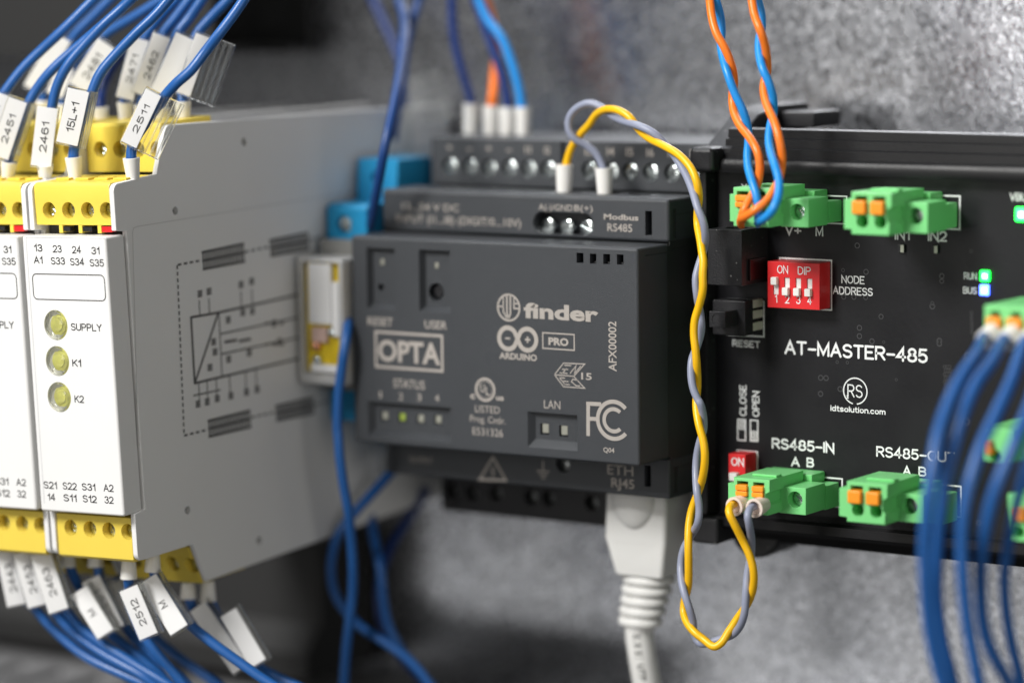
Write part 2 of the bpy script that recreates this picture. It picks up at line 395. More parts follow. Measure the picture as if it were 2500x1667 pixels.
LITC = mat('lit_led_core', (.7, 1, .8), .4, emit=(.65, 1, .75), estr=4.5)
LITB = mat('lit_blue_led', (.3, .4, 1), .4, emit=(.05, .12, 1), estr=7.0)
LITBC = mat('lit_blue_core', (.7, .8, 1), .4, emit=(.72, .8, 1), estr=4.5)
GREYC = mat('light_grey_cable', (.72, .72, .70), .45, bump=.15, bscale=900, sss=.08, var=.03)
CYANT = mat('blue_terminal_plastic', (.015, .30, .58), .4, bump=.2, bscale=2000, sss=.06)
COPPER = mat('copper', (.85, .42, .26), .25, metal=1)
SMOKY = mat('milky_clear_plastic', (.86, .86, .85), .25, trans=.5, ior=1.3)
COIL = mat('yellow_relay_coil', (.80, .54, .02), .3, var=.4, vscale=500)

# ================================================================== setting
def plate_material():
    m = bpy.data.materials.new('galvanised_steel'); m.use_nodes = True; nt = m.node_tree; b = nt.nodes['Principled BSDF']
    tc = nt.nodes.new('ShaderNodeTexCoord'); L = nt.links.new
    def noise(s, d, r=.5, sc=None):
        n = nt.nodes.new('ShaderNodeTexNoise'); n.inputs['Scale'].default_value = s; n.inputs['Detail'].default_value = d; n.inputs['Roughness'].default_value = r
        if sc:
            mp = nt.nodes.new('ShaderNodeMapping'); mp.inputs['Scale'].default_value = sc; L(tc.outputs['Object'], mp.inputs[0]); L(mp.outputs[0], n.inputs['Vector'])
        else: L(tc.outputs['Object'], n.inputs['Vector'])
        return n
    def madd(a, k, c):
        n = nt.nodes.new('ShaderNodeMath'); n.operation = 'MULTIPLY_ADD'; n.inputs[1].default_value = k; L(a, n.inputs[0])
        if isinstance(c, float): n.inputs[2].default_value = c
        else: L(c, n.inputs[2])
        return n.outputs[0]
    warp = noise(260, 3); av = nt.nodes.new('ShaderNodeVectorMath'); av.operation = 'MULTIPLY_ADD'; av.inputs[1].default_value = (.004, .004, .004)
    L(warp.outputs['Color'], av.inputs[0]); L(tc.outputs['Object'], av.inputs[2])
    v = nt.nodes.new('ShaderNodeTexVoronoi'); v.inputs['Scale'].default_value = 820; L(av.outputs[0], v.inputs['Vector'])
    sep = nt.nodes.new('ShaderNodeSeparateColor'); L(v.outputs['Color'], sep.inputs[0])
    streak = noise(22, 3, .5, (1, 1, .22)); fine = noise(700, 2, .5)
    f = madd(sep.outputs[0], .08, streak.outputs['Fac'])
    cr = nt.nodes.new('ShaderNodeValToRGB'); cr.color_ramp.elements[0].position = .36; cr.color_ramp.elements[1].position = .82
    cr.color_ramp.elements[0].color = (.40, .415, .45, 1); cr.color_ramp.elements[1].color = (.54, .55, .58, 1)
    L(f, cr.inputs[0]); L(cr.outputs[0], b.inputs['Base Color']); b.inputs['Metallic'].default_value = 1.0
    L(madd(sep.outputs[1], .10, madd(streak.outputs['Fac'], .08, .17)), b.inputs['Roughness'])
    # each zinc spangle is a facet tilted a little its own way
    nm = nt.nodes.new('ShaderNodeVectorMath'); nm.operation = 'MULTIPLY_ADD'; nm.inputs[1].default_value = (.042, .042, .042); 
    sb = nt.nodes.new('ShaderNodeVectorMath'); sb.operation = 'SUBTRACT'; sb.inputs[1].default_value = (.5, .5, .5)
    L(v.outputs['Color'], sb.inputs[0]); L(sb.outputs[0], nm.inputs[0])
    bp = nt.nodes.new('ShaderNodeBump'); bp.inputs['Strength'].default_value = .5; bp.inputs['Distance'].default_value = .00012; L(fine.outputs['Fac'], bp.inputs['Height'])
    L(bp.outputs[0], nm.inputs[2])
    nz = nt.nodes.new('ShaderNodeVectorMath'); nz.operation = 'NORMALIZE'; L(nm.outputs[0], nz.inputs[0]); L(nz.outputs[0], b.inputs['Normal'])
    return m
PLATE = plate_material()
DUCT = mat('grey_duct_plastic', (.20, .20, .205), .5, bump=.1, bscale=800, var=.05)
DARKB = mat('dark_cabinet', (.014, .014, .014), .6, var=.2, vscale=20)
RAIL = mat('rail_zinc', (.42, .43, .44), .32, metal=.9, bump=.2, bscale=400, var=.1)
tag(obj('back_plate', newbox(-420, 260, 68, 70, -260, 240), PLATE), kind='structure')
# top-hat rail the devices clip to
prof = [(60, 13), (60, 12), (66.5, 12), (66.5, -59), (60, -59), (60, -60), (67.8, -60), (67.8, 13)]
rail = bmesh.new()
prism(rail, [(61, -2.5), (62, -2.5), (62, -7), (66.8, -7), (66.8, -34), (62, -34), (62, -38.5), (61, -38.5), (61, -33), (65.8, -33), (65.8, -8), (61, -8)], -260, 200)
obj_rail = lone('mounting_rail', rail, RAIL, 'zinc mounting rail running behind all the modules', 'rail', (0, 62, -20))
# slotted wiring ducts far left, out of focus
def duct(name, label, z0, z1, y0, x0, x1, DM):
    t = thing(name, label, 'wire duct', ((x0+x1)/2, 60, z0))
    obj('base', newbox(x0, x1, 64.5, 67.5, z0, z1), DM, t)
    for z in (z0, z1-1.5):
        bm = bmesh.new(); box(bm, x0, x1, y0+26, 64.4, z, z+1.5)
        obj('side_wall', bm, DM, t)
        x = x0
        while x < x1-8:
            obj('finger', newbox(x, x+7, y0, y0+25.9, z, z+1.5, bev=.3, seg=1), DM, t); x += 12.5
    obj('cover', newbox(x0, x1, y0-2.2, y0-.1, z0-.8, z1+.8, bev=.6), DM, t)
duct('wire_duct', 'dark slotted wire duct behind the blue wires above the relays', 36, 84, 30, -330, -128, DARKB)
duct('wire_duct', 'grey slotted wire duct blurred below the relay modules', -156, -112, 10, -330, -60, DUCT)
lone('shade_block', prism(bmesh.new(), [(46, -76), (67, -76), (67, -108), (40, -108), (40, -102), (46, -96)], -330, -114, bev=.6), DARKB, 'black block added as shade, out of focus under the relay modules', 'shade block', (-200, 60, -90))  # near-black block added in place of the shade below the relays

# ================================================================== safety relay modules
PIV = Vector((-84.5, -57.0, -24.0))
RROT = Matrix.Rotation(math.radians(-1.65), 3, 'Y') @ Matrix.Rotation(math.radians(1.6), 3, 'X')
RINV = RROT.inverted()
def loc_relay(p): return RINV @ (Vector(p)-PIV)
def at_front(px, py, y=-2.9):
    """local relay coordinates on its plane local y for a photo pixel"""
    v = RX*((px-PCX)/FPX) + RD*((py-PCY)/FPX) + RF
    o = RINV @ (CAM-PIV); v = RINV @ v; return o + v*((y-o.y)/v.y)
def at_side(px, py, x=0.05):
    v = RX*((px-PCX)/FPX) + RD*((py-PCY)/FPX) + RF
    o = RINV @ (CAM-PIV); v = RINV @ v; return o + v*((x-o.x)/v.x)
ZO = 24.0       # local z = world z + 24
def arc(cy, cz, r, a0, a1, n=5):
    return [(cy+r*math.cos(math.radians(a0+(a1-a0)*k/n)), cz+r*math.sin(math.radians(a0+(a1-a0)*k/n))) for k in range(n+1)]
def screw_local(parent, c, r, name='screw', m=METAL, d=(0, -1, 0), ang=0.6, h=1.2, slot=True, lt=True):
    b = bmesh.new(); lathe(b, c, d, [(r*.98, -h), (r, -.15), (r*.86, 0), (r*.3, .06)], 20)
    if slot:
        ks = []
        for q in ((-r*1.2, r*1.2, -.30, .2, -r*.15, r*.15), (-r*.15, r*.15, -.32, .15, -r*.75, r*.75)):
            k = newbox(*q); bmesh.ops.rotate(k, cent=(0, 0, 0), matrix=Matrix.Rotation(ang, 3, 'Y'), verts=k.verts)
            bmesh.ops.translate(k, vec=Vector(c), verts=k.verts); ks.append(k)
        return obj(name, cut(b, ks), m, parent, lt)
    return obj(name, b, m, parent, lt)
def make_relay(label):
    t = thing('safety_relay', label, 'relay module', PIV, 'white safety relay modules with yellow terminals')
    prof = []
    prof += arc(1.6, 36.6, 1.6, 180, 95, 4) + [(13.6, 38.9), (16.8, 47.0)] + arc(18.6, 46.8, 1.6, 165, 92, 3) + [(60, 47.2), (118, 45.4), (118, -42.6), (60, -44.6), (21.4, -45.8), (17.6, -37.4), (2.2, -37.6)] + arc(1.6, -36.0, 1.6, 250, 180, 4) + [(0, -27.9), (3.2, -27.4), (3.2, 28.4), (0, 28.9)]
    inner = [(4.3, 36.6), (22.0, 37.2), (22.0, 47.2), (60, 46), (117, 44.2), (117, -41.6), (60, -43.4), (26, -44.2), (25, -36.4), (4.3, -36.2)]
    body = prism(bmesh.new(), prof, -1.3, 0, bev=.35)
    k = bmesh.new()
    pits = []
    for px, py in ((428, 515), (596, 347), (458, 1245), (633, 1319)):
        p = at_side(px, py, 0); pits.append(p); cyl(k, (-1.9, p.y, p.z), (1, 0, 0), .85, 3, 20)
    sc_ = obj('side_case', cut(body, k), WHITE, t, True)
    for p in pits: obj('hole_shade', lathe(bmesh.new(), (-1.28, p.y, p.z), (1, 0, 0), [(.84, 0), (.84, .2), (.5, .21)], 20), HOLE, sc_, True)  # dark disc in each hole, painting the shade at its bottom
    obj('side_case', prism(bmesh.new(), prof, -22.6, -21.3, bev=.35), WHITE, t, True)
    obj('inner_case', prism(bmesh.new(), inner, -21.2, -1.4), DARK_IN, t, True)
    for x in (-15.2, -9.5):
        obj('catch', newbox(x, x+2.6, .8, 1.9, 28.6, 29.5), BLACKP, t, True)
    obj('catch', newbox(-4.2, -1.6, .6, 1.9, 28.5, 29.6, bev=.1), REDP, t, True)
    # front cover with a raised rim at the top
    cov = newbox(-22.4, -.5, -2.8, 3.0, -28.0, 27.9, bev=.55, seg=3)
    k = bmesh.new()
    leds = [at_front(135.5, 794), at_front(139.6, 881.6), at_front(144, 969.4)]
    for p in leds: cyl(k, (p.x, -1.6, p.z), (0, -1, 0), 3.05, 3, 32)
    obj('front_cover', cut(cov, k), WHITE, t, True)
    for p in leds:
        l = obj('indicator_lamp', lathe(bmesh.new(), (p.x, -1.65, p.z), (0, -1, 0), [(2.95, 0), (2.95, .9), (2.7, 1.2), (2.2, 1.25), (1.9, 1.05), (1.2, 1.3), (.4, 1.42)], 36), LENS, t, True)
        obj('lamp_core', lathe(bmesh.new(), (p.x+.25, -1.68, p.z), (0, -1, 0), [(2.2, 0), (2.1, .25), (1.3, .4), (1.2, .7), (.3, .85)], 24, su=.9), LEDY, l, True)
    # yellow terminal blocks
    def block(pts, holes, yf, bev=.3, ledge=None):
        bm = prism(bmesh.new(), pts, -21.15, -1.45, bev=bev)
        k = bmesh.new()
        for x, z in holes: cyl(k, (x, yf+3.4, z), (0, -1, 0), 1.68, 5, 28)
        b = obj('terminal_block', cut(bm, k), YELLOW, t, True)
        for i, (x, z) in enumerate(holes):
            screw_local(b, (x+.1, yf+1.6, z-.05), 1.5, ang=(.7, -.5, .9, .2)[i % 4])
        return b
    fx = [at_front(px, py, .5) for px, py in ((123.7, 511), (172, 513), (219.6, 515), (267, 516.7))]
    xs = [p.x-.35-.1*i for i, p in enumerate(fx)]
    fz = sum(p.z for p in fx)/4
    fb = block([(.5, 29.9), (.35, 34.8), (.35, 37.6), (1.0, 38.3), (14.0, 38.7), (14.0, 29.9)], [(x, fz) for x in xs], .4)
    for x in (-17, -12.3, -6.4):
        pass
    for x in xs[:3]:
        obj('terminal_rib', newbox(x+2.2, x+3.1, .55, 4, 28.3, 29.85), YELLOW, fb, True)
    # wire entries on the upper faces
    block([(17.4, 39.0), (17.2, 48.0), (18, 48.9), (34, 49.1), (34, 39.0)], [(x, 43.6) for x in xs], 17.3)
    gz = at_front(209.4, 1290, .5).z
    block([(.35, -28.9), (.35, -37.4), (1.0, -38.0), (15, -37.7), (15, -28.9)], [(x, gz) for x in xs], .4)
    block([(17.8, -38.0), (21.4, -46.3), (36, -46.0), (36, -38.0)], [(x, -42.2) for x in xs], 20.0)
    for x in xs[:4]:
        obj('wire_entry', newbox(x-1.7, x+1.7, 5.0, 8.2, 38.45, 38.9, bev=.1), YELLOW, fb, True)
    # print on the cover
    pr = Print(); yl = -2.84
    def row(words, base, h):
        for s, xa, xb in words:
            def q(x): return (x, base[1] + (x-base[0])*.05)
            a = at_front(*q(xa), yl); b = at_front(*q(xb), yl)
            stroke_text(pr, s, (a.x, yl, (a.z+b.z)/2), UX, UZ, b.x-a.x, h*.0825, .13)
    def c2(x): return x/2.45
    row([('13', c2(204), c2(255)), ('23', c2(317), c2(370)), ('24', c2(432), c2(486)), ('31', c2(547), c2(597))], (c2(204), 400+524/2.45), 18)
    row([('A1', c2(203), c2(256)), ('S33', c2(305), c2(390)), ('S34', c2(420), c2(505)), ('S35', c2(537), c2(623))], (c2(203), 400+596/2.45), 18)
    row([('SUPPLY', c2(425), c2(610))], (c2(425), 400+995/2.45), 18)
    row([('K1', c2(433), c2(487))], (c2(433), 400+1212/2.45), 18)
    row([('K2', c2(447), c2(503))], (c2(447), 400+1427/2.45), 18)
    row([('S21', c2(262), c2(342)), ('S22', c2(376), c2(460)), ('S31', c2(490), c2(572)), ('A2', c2(620), c2(680))], (c2(262), 1027+404/2.45), 18)
    row([('14', c2(285), c2(332)), ('S11', c2(380), c2(460)), ('S12', c2(495), c2(580)), ('32', c2(626), c2(680))], (c2(285), 1027+476/2.45), 18)
    a = at_front(c2(192), 400+658/2.45, yl); b = at_front(c2(633), 400+820/2.45, yl)
    R = 1.0; P = []
    for cx, cz, a0 in ((b.x-R, a.z-R, 0), (a.x+R, a.z-R, 90), (a.x+R, b.z+R, 180), (b.x-R, b.z+R, 270)):
        for k in range(5):
            g = math.radians(a0+90*k/4); P.append((cx+R*math.cos(g), yl, cz+R*math.sin(g)))
    pr.line(P, .2, (0, -1, 0), True)
    pr.make('lettering', INK, t, True)
    pg = Print()
    a = at_front(c2(155), 400+440/2.45, yl); b = at_front(c2(632), 400+462/2.45, yl)
    pg.line([(a.x, yl, a.z-54), (a.x, yl, a.z), (b.x, yl, a.z)], .12, (0, -1, 0))
    pg.make('cover_groove', GROOVE, t, True)
    # wiring diagram printed on the side
    d = Print(); X1 = .06
    def q(x, y): p = at_side(280+x/2.24, 420+y/2.24, X1); return (X1, p.y, p.z)
    def L(*pts, w=.5): d.line([q(*p) for p in pts], w, (1, 0, 0))
    def dash(a, b, n, w=.45):
        for k in range(n):
            f0, f1 = k/n, (k+.6)/n
            L((a[0]+(b[0]-a[0])*f0, a[1]+(b[1]-a[1])*f0), (a[0]+(b[0]-a[0])*f1, a[1]+(b[1]-a[1])*f1), w=w)
    dash((342, 510), (380, 1440), 26); dash((345, 508), (475, 483), 4); dash((380, 1440), (508, 1408), 4)
    dash((712, 437), (850, 408), 4); dash((748, 1340), (880, 1312), 4)
    dash((1062, 370), (1500, 280), 10); dash((1092, 1272), (1500, 1180), 10)
    for bar in (((475, 437), (708, 388), (714, 492), (482, 535)), ((845, 372), (1058, 330), (1066, 425), (852, 462)), ((508, 1358), (742, 1300), (748, 1395), (514, 1450)), ((878, 1278), (1088, 1228), (1094, 1318), (884, 1362))):
        a, b, c, e = bar
        n = 15
        for k in range(n):
            f = (k+.5)/n; L((a[0]+(b[0]-a[0])*f, a[1]+(b[1]-a[1])*f), (e[0]+(c[0]-e[0])*f, e[1]+(c[1]-e[1])*f), w=.55)
        for f in (0.03, .5, .97): L((a[0]+(e[0]-a[0])*f, a[1]+(e[1]-a[1])*f), (b[0]+(c[0]-b[0])*f, b[1]+(c[1]-b[1])*f), w=.5)
    L((415, 795), (570, 768), (1500, 560), w=.5); L((436, 1155), (940, 1035), (1500, 905), w=.5); L((418, 790), (438, 1158), w=.6)
    L((570, 768), (588, 1125), w=.35); L((566, 772), (440, 1150), w=.55)
    L((578, 885), (1500, 690), w=.35); L((582, 995), (1500, 800), w=.35)
    for x, y0, y1 in ((462, 700, 785), (515, 690, 775), (690, 650, 740), (750, 640, 730), (1000, 600, 700)):
        L((x, y0), (x+4, y1), w=.3)
    for x, y in ((465, 668), (515, 655), (690, 618), (748, 600), (700, 770), (752, 762), (620, 810), (540, 930), (548, 985), (520, 1070), (622, 1025), (735, 990), (455, 1270), (505, 1258), (560, 1240), (635, 1225), (720, 1205), (778, 1190), (870, 830), (900, 930)):
        for o in (-14, 0, 14): L((x-12, y+o), (x+14, y+o-5), w=.34)
        L((x-4, y-18), (x-3, y+18), w=.3); L((x+8, y-20), (x+9, y+16), w=.3)
    for x, y0 in ((460, 1150), (505, 1140), (555, 1130), (628, 1112), (715, 1090), (772, 1078)):
        L((x, y0), (x+4, y0+100), w=.3)
    L((430, 1222), (580, 1190), w=.3); L((680, 925), (745, 912), w=.6); L((600, 930), (670, 918), w=.6)
    for x in (820, 860, 900): L((x, 830), (x+26, 824), w=.5); L((x, 945), (x+26, 939), w=.5)
    d.make('wiring_diagram', INKG, t, True, (1, 0, 0))
    # faint inset line of the side panel
    e = Print()
    e.line([(X1, *at_side(280+x/2.24, 420+y/2.24, X1)[1:]) for x, y in ((130, 1500), (98, 330), (104, 306), (125, 298), (700, 205), (1500, 80))], .22, (1, 0, 0))
    e.make('panel_seam', SEAM, t, True, (1, 0, 0))
    t.rotation_euler = RROT.to_euler()
    return t
DARK_IN = mat('inner_case_plastic', (.05, .05, .05), .6)
GROOVE = mat('moulded_groove', (.55, .55, .56), .5)
SEAM = mat('panel_seam', (.62, .62, .61), .5)
relay = make_relay('white safety relay with yellow terminals, its printed grey side in full view')
def copy_tree(o, parent=None):
    c = o.copy(); C.objects.link(c)
    if parent is not None: c.parent = parent
    for ch in [q for q in C.objects if q.parent is o]: copy_tree(ch, c)
    return c
for k, lab in enumerate(['white safety relay cut by the left edge of the picture, only its right part showing']):
    r2 = copy_tree(relay); r2.location = (PIV + (RROT @ Vector((-23.1*(k+1), 0, 0))) + Vector((0, 0, 0)))*S
    r2['label'] = lab; FRAMES[r2.name] = r2.location/S

# ================================================================== programmable controller
YT, YR = 12.0, 28.9
def make_controller():
    t = thing('programmable_controller', 'dark grey programmable controller with laser marked front in the centre', 'controller', (-35, 30, -22))
    # front cover
    c = newbox(-70.2, 0, 0, 11.9, -43.7, 0, bev=.6, seg=3)
    k = bmesh.new()
    def R(px0, py0, px1, py1, dp=1.6, sx=.7, st=.35, sb=1.2):
        a = aty(px0, py0, 0); b = aty(px1, py1, 0); pocket(k, a.x, b.x, b.z, a.z, 0, dp, sx, st, sb)
    R(894, 604, 965, 758); R(1022, 609, 1100, 765, sx=.7)
    R(898, 979, 1101, 1080, sx=.9); R(1288, 1004, 1410, 1101, sx=1.0, dp=1.5, sb=1.6)
    k0 = k; k = bmesh.new()
    for r in ((1407.5, 617, 1424.5, 642.5), (1440, 619, 1456, 644), (1472.6, 620, 1489.5, 645.5), (1506, 621, 1522.5, 646.6)):
        R(*r, dp=2.2, sx=0, st=0, sb=0)
    p = aty(930, 701, 1.6); cyl(k, (p.x, 4.5, p.z), (0, -1, 0), .75, 4.0, 20)
    p = aty(1065, 713, 1.6); cyl(k, (p.x, 4.5, p.z), (0, -1, 0), 1.9, 4.0, 28)
    for px, py in ((933.8, 640), (1066, 648.6)):
        p = aty(px, py, 1.6); box(k, p.x-.55, p.x+.55, .5, 2.4, p.z-.75, p.z+.75)
    for px, py in ((939.5, 1015), (982, 1018.6), (1026.8, 1022.5), (1069.6, 1024.4)):
        p = aty(px, py, 1.6); box(k, p.x-.95, p.x+.95, .5, 2.4, p.z-1.0, p.z+1.0)
    for px, py in ((1330, 1047), (1376, 1052)):
        p = aty(px, py, 1.5); box(k, p.x-1.05, p.x+1.05, .5, 2.4, p.z-1.15, p.z+1.15)
    cov = obj('front_cover', cut(c, [k0, k]), GREYP, t)
    p = aty(1065, 713, 1.0)
    obj('user_button', lathe(bmesh.new(), (p.x, 4.4, p.z), (0, -1, 0), [(1.25, 0), (1.25, 2.2), (1.1, 2.4), (.7, 2.42), (.6, 2.3)], 24), BLACKP, t)
    for px, py, m in ((933.8, 640, LEDW), (1066, 648.6, LEDW)):
        p = aty(px, py, 1.6); obj('indicator_light', newbox(p.x-.45, p.x+.5, 1.5, 2.3, p.z-.65, p.z+.65, bev=.15), m, t)
    for i, (px, py) in enumerate(((939.5, 1015), (982, 1018.6), (1026.8, 1022.5), (1069.6, 1024.4))):
        p = aty(px, py, 1.6); o = obj('indicator_light', newbox(p.x-.6, p.x+.85, 1.55, 2.35, p.z-.75, p.z+.85, bev=.2), LEDG if i == 1 else LEDW, t)
        if i == 1: o['label'] = 'lime green status light'
    for px, py in ((1330, 1047), (1376, 1052)):
        p = aty(px, py, 1.6); obj('indicator_light', newbox(p.x-.55, p.x+1.0, 1.55, 2.35, p.z-.8, p.z+1.1, bev=.15), LEDW, t)
    for px, py in ((1448, 636), (1481, 637), (1514, 638)):
        p = aty(px, py, 1.2); obj('light_pipe', newbox(p.x-.65, p.x+.75, 1.3, 2.15, p.z-.9, p.z-.2, bev=.1), BLACKP, t)
    # core behind the cover and side walls
    obj('core', newbox(-70.0, -.35, 24.8, 66, -52.0, 8.6, bev=.2), SIDEP, t)
    obj('core', newbox(-70.0, -.35, 12.1, 24.6, -43.6, -.05), SIDEP, t)
    side = prism(bmesh.new(), [(2.6, -.5), (12.6, -.4), (12.4, 8.4), (YR, 8.7), (YR, 19.0), (60, 19.0), (60, -63), (YR, -63), (YR, -51.8), (12.4, -51.6), (12.4, -43.3), (2.6, -43.3)], -.34, -.05, bev=.08, seg=1)
    obj('side_wall', side, SIDEP, t)
    obj('side_wall', prism(bmesh.new(), [(12.4, 8.4), (60, 8.4), (60, -51.6), (12.4, -51.6)], -70.4, -70.05), SIDEP, t)
    # ridge lines on the right flank
    for z0, z1 in ((5.6, 5.8), (-1.6, -1.4), (-45.9, -45.7)):
        obj('flank_ridge', newbox(-.02, .16, 13.2, 55, z0, z1), SIDEP, t)
    obj('flank_ridge', newbox(-.02, .12, 2.9, 12.2, -1.75, -1.6), SIDEP, t)
    # upper terminal cover (tier)
    c = newbox(-70.6, .1, YT, 24.6, .1, 9.0, bev=.8, seg=4); k = bmesh.new()
    a = aty(1301, 521, YT); b = aty(1449, 573, YT); z = (a.z+b.z)/2+.1; r = 2.3
    x0, x1 = a.x+r, b.x-r
    P = [(x0 + r*math.cos(g), z+r*math.sin(g)) for g in [math.radians(90+180*i/12) for i in range(13)]] + [(x1 + r*math.cos(g), z+r*math.sin(g)) for g in [math.radians(-90+180*i/12) for i in range(13)]]
    prism(k, P, YT-1, YT+4, axis='y')
    a = aty(1575, 515, YT); b = aty(1592, 575, YT); box(k, a.x, b.x, YT-1, YT+3, b.z, a.z)
    for px in (1378, 1478):
        p = at(px, 486, 2, 9.0); cyl(k, (p.x, 20.5, 6), (0, 0, 1), 2.5, 6, 24)
    box(k, -.9, 1, 13.6, 14.8, .9, 6.9)
    up = obj('upper_terminal_cover', cut(c, k), GREYP, t)
    obj('terminal_well', newbox(x0-r-.3, x1+r+.3, YT+4.02, YT+6, z-r-.3, z+r+.3), HOLE, t)
    for px, py in ((1337.5, 552), (1384, 555), (1433, 556)):
        p = aty(px, py, YT+2.0); screw(t, p, 1.7, METAL)
    # lower terminal cover
    c = newbox(-70.6, .1, YT-.3, 24.6, -52.0, -43.75, bev=.5, seg=3); k = bmesh.new()
    a = aty(1575, 1134, YT); b = aty(1591, 1188, YT); box(k, a.x, b.x, YT-1, YT+3, b.z, a.z)
    p = aty(1376, 1133, YT); cyl(k, (p.x, YT+3, p.z), (0, -1, 0), 1.75, 5, 24)
    box(k, -.9, 1, 13.6, 14.8, -51.0, -45.6)
    obj('lower_terminal_cover', cut(c, k), GREYP, t)
    p = aty(1378, 1136, YT+2); screw(t, p, 1.5, METALD)
    # rear terminal strips
    def strip(x0, x1, z0, z1, holes, name, m, rr=1.9):
        c = newbox(x0, x1, YR, 58, z0, z1, bev=.35); k = bmesh.new()
        for x, z in holes: cyl(k, (x, YR+3, z), (0, -1, 0), rr, 5, 24)
        o = obj(name, cut(c, k), m, t)
        return o
    H = [aty(px, py, YR) for px, py in ((1098, 407), (1147, 407), (1194, 409), (1243, 406), (1290, 406), (1337, 407))]
    H2 = [aty(px, py, YR) for px, py in ((1438, 410), (1491, 409), (1538, 411.5), (1588, 411), (1640, 413), (1694, 416))]
    strip(-69.4, -36.0, 8.95, 19.1, [(p.x, 12.9) for p in H], 'upper_terminal_strip', GREYP)
    strip(-35.3, -.2, 8.95, 19.1, [(p.x, 12.9) for p in H2], 'upper_terminal_strip', GREYP)
    for p in H+H2: screw(t, (p.x+.1, YR+.5, 12.8), 1.85, METAL)
    G = [aty(px, py, YR) for px, py in ((1104, 1197), (1152, 1204), (1210, 1205), (1295, 1214), (1338, 1216), (1443, 1228))]
    strip(-68.0, -21.2, -62.5, -52.05, [(p.x, p.z) for p in G], 'lower_terminal_strip', BLACKP, 1.7)
    for p in G: screw(t, (p.x+.1, YR+2.2, p.z), 1.4, METALD)
    strip(-4.4, -.2, -58.5, -52.05, [], 'lower_terminal_strip', BLACKP)
    # laser marking
    pr = Print(); y = -.06
    ptext(pr, 'RESET', y, (898, 794), (959, 796), 20, .01)
    ptext(pr, 'USER', y, (1037, 802), (1091, 804), 20, .01)
    ptext(pr, 'OPTA', y, (924, 882), (1075, 890), 53, .03)
    a = aty(914, 806, y); b = aty(1082, 906, y)
    pr.line([(a.x+.3, y, a.z-.3), (b.x-.2, y, a.z-.3), (b.x-.2, y, b.z), (a.x+.3, y, b.z)], .55, (0, -1, 0), True)
    ptext(pr, 'STATUS', y, (961, 946), (1037, 950), 21, .005)
    for s, px, py in (('1', 931.8, 972), ('2', 978.5, 976), ('3', 1023, 978), ('4', 1066.5, 980)):
        p = aty(px, py, y); pr.text(s, (p.x-.5, y, p.z), UX, UZ, .45 if s == '1' else 1.1, 1.45, .0)
    ptext(pr, 'LAN', y, (1328, 996), (1368, 999), 20)
    ptext(pr, 'LISTED', y, (1160, 1006), (1220, 1009), 17)
    ptext(pr, 'Prog. Cntlr.', y, (1148, 1030), (1234, 1034), 16)
    ptext(pr, 'E531326', y, (1154, 1062), (1228, 1065), 18)
    ptext(pr, 'Q04', y, (1473, 1103), (1500, 1105.5), 12, .02)
    ptext(pr, 'AFX00002', y, (1505, 907), (1505, 785), 19, .015, vertical=True)
    pr.make('lettering', LASER, t)
    # maker marks
    pr = Print()
    ptext(pr, 'finder', y, (1279, 779), (1461, 784), 38, .038)
    p = aty(1241.8, 750.8, y)
    pr.ring(p, UX, UZ, 2.65, .42)
    for sx in (-1, 1):
        pr.line([(p.x+sx*.42, y, p.z+2.6), (p.x+sx*.42, y, p.z-1.2), (p.x, y, p.z-2.3)], .38, (0, -1, 0))
    pr.line([(p.x-2.6, y, p.z+.15), (p.x-1.3, y, p.z+.15), (p.x-1.3, y, p.z-.9), (p.x-.4, y, p.z-2.2)], .34, (0, -1, 0))
    pr.line([(p.x-1.3, y, p.z+.15), (p.x-1.3, y, p.z+2.0)], .3, (0, -1, 0))
    pr.line([(p.x+1.3, y, p.z+2.0), (p.x+1.3, y, p.z-.1), (p.x+2.5, y, p.z-.1)], .34, (0, -1, 0)); pr.line([(p.x+1.3, y, p.z+.9), (p.x+2.3, y, p.z+.9)], .34, (0, -1, 0))
    pr.make('round_emblem', LASER, t)
    pr = Print()
    a = aty(1240, 826.5, y); b = aty(1287.5, 828.5, y); r = 2.15; a.z = b.z = (a.z+b.z)/2
    def lobe(c, a0, a1): return [(c.x+r*math.cos(math.radians(a0+(a1-a0)*k/28)), y, c.z+r*1.02*math.sin(math.radians(a0+(a1-a0)*k/28))) for k in range(29)]
    pr.line(lobe(a, 38, 322), .95, (0, -1, 0)); pr.line(lobe(b, 142, -142), .95, (0, -1, 0))
    la, lb = lobe(a, 38, 322), lobe(b, 142, -142); sft = lambda p, d: (p[0], p[1]-d, p[2])
    pr.line([sft(la[0], .008), sft(lb[-1], .008)], .95, (0, -1, 0), cap=True); pr.line([sft(la[-1], .016), sft(lb[0], .016)], .95, (0, -1, 0), cap=True)
    pr.line([(a.x-.65, y, a.z), (a.x+.55, y, a.z)], .35, (0, -1, 0))
    pr.line([(b.x-.6, y, b.z), (b.x+.7, y, b.z)], .38, (0, -1, 0)); pr.line([(b.x+.05, y-.01, b.z-.65), (b.x+.05, y-.01, b.z+.65)], .38, (0, -1, 0))
    ptext(pr, 'ARDUINO', y, (1219, 876), (1311, 881), 16, .035)
    a = aty(1325, 812, y); b = aty(1402, 855, y)
    pr.line([(a.x, y, a.z), (b.x, y, a.z-.0), (b.x, y, b.z), (a.x, y, b.z)], .28, (0, -1, 0), True)
    ptext(pr, 'PRO', y, (1339, 842), (1388, 845), 19, .045)
    pr.make('infinity_emblem', LASER, t)
    # approval marks
    pr = Print()
    p = aty(1184.4, 951, y); pr.ring(p, UX, UZ, 2.25, .5); pr.ring(p, UX, UZ, 1.75, .12)
    pr.text('U', (p.x-1.15, y, p.z-.6), UX, UZ, 1.1, 1.7, .02); pr.text('L', (p.x+.15, y, p.z-1.1), UX, UZ, .95, 1.7, .02)
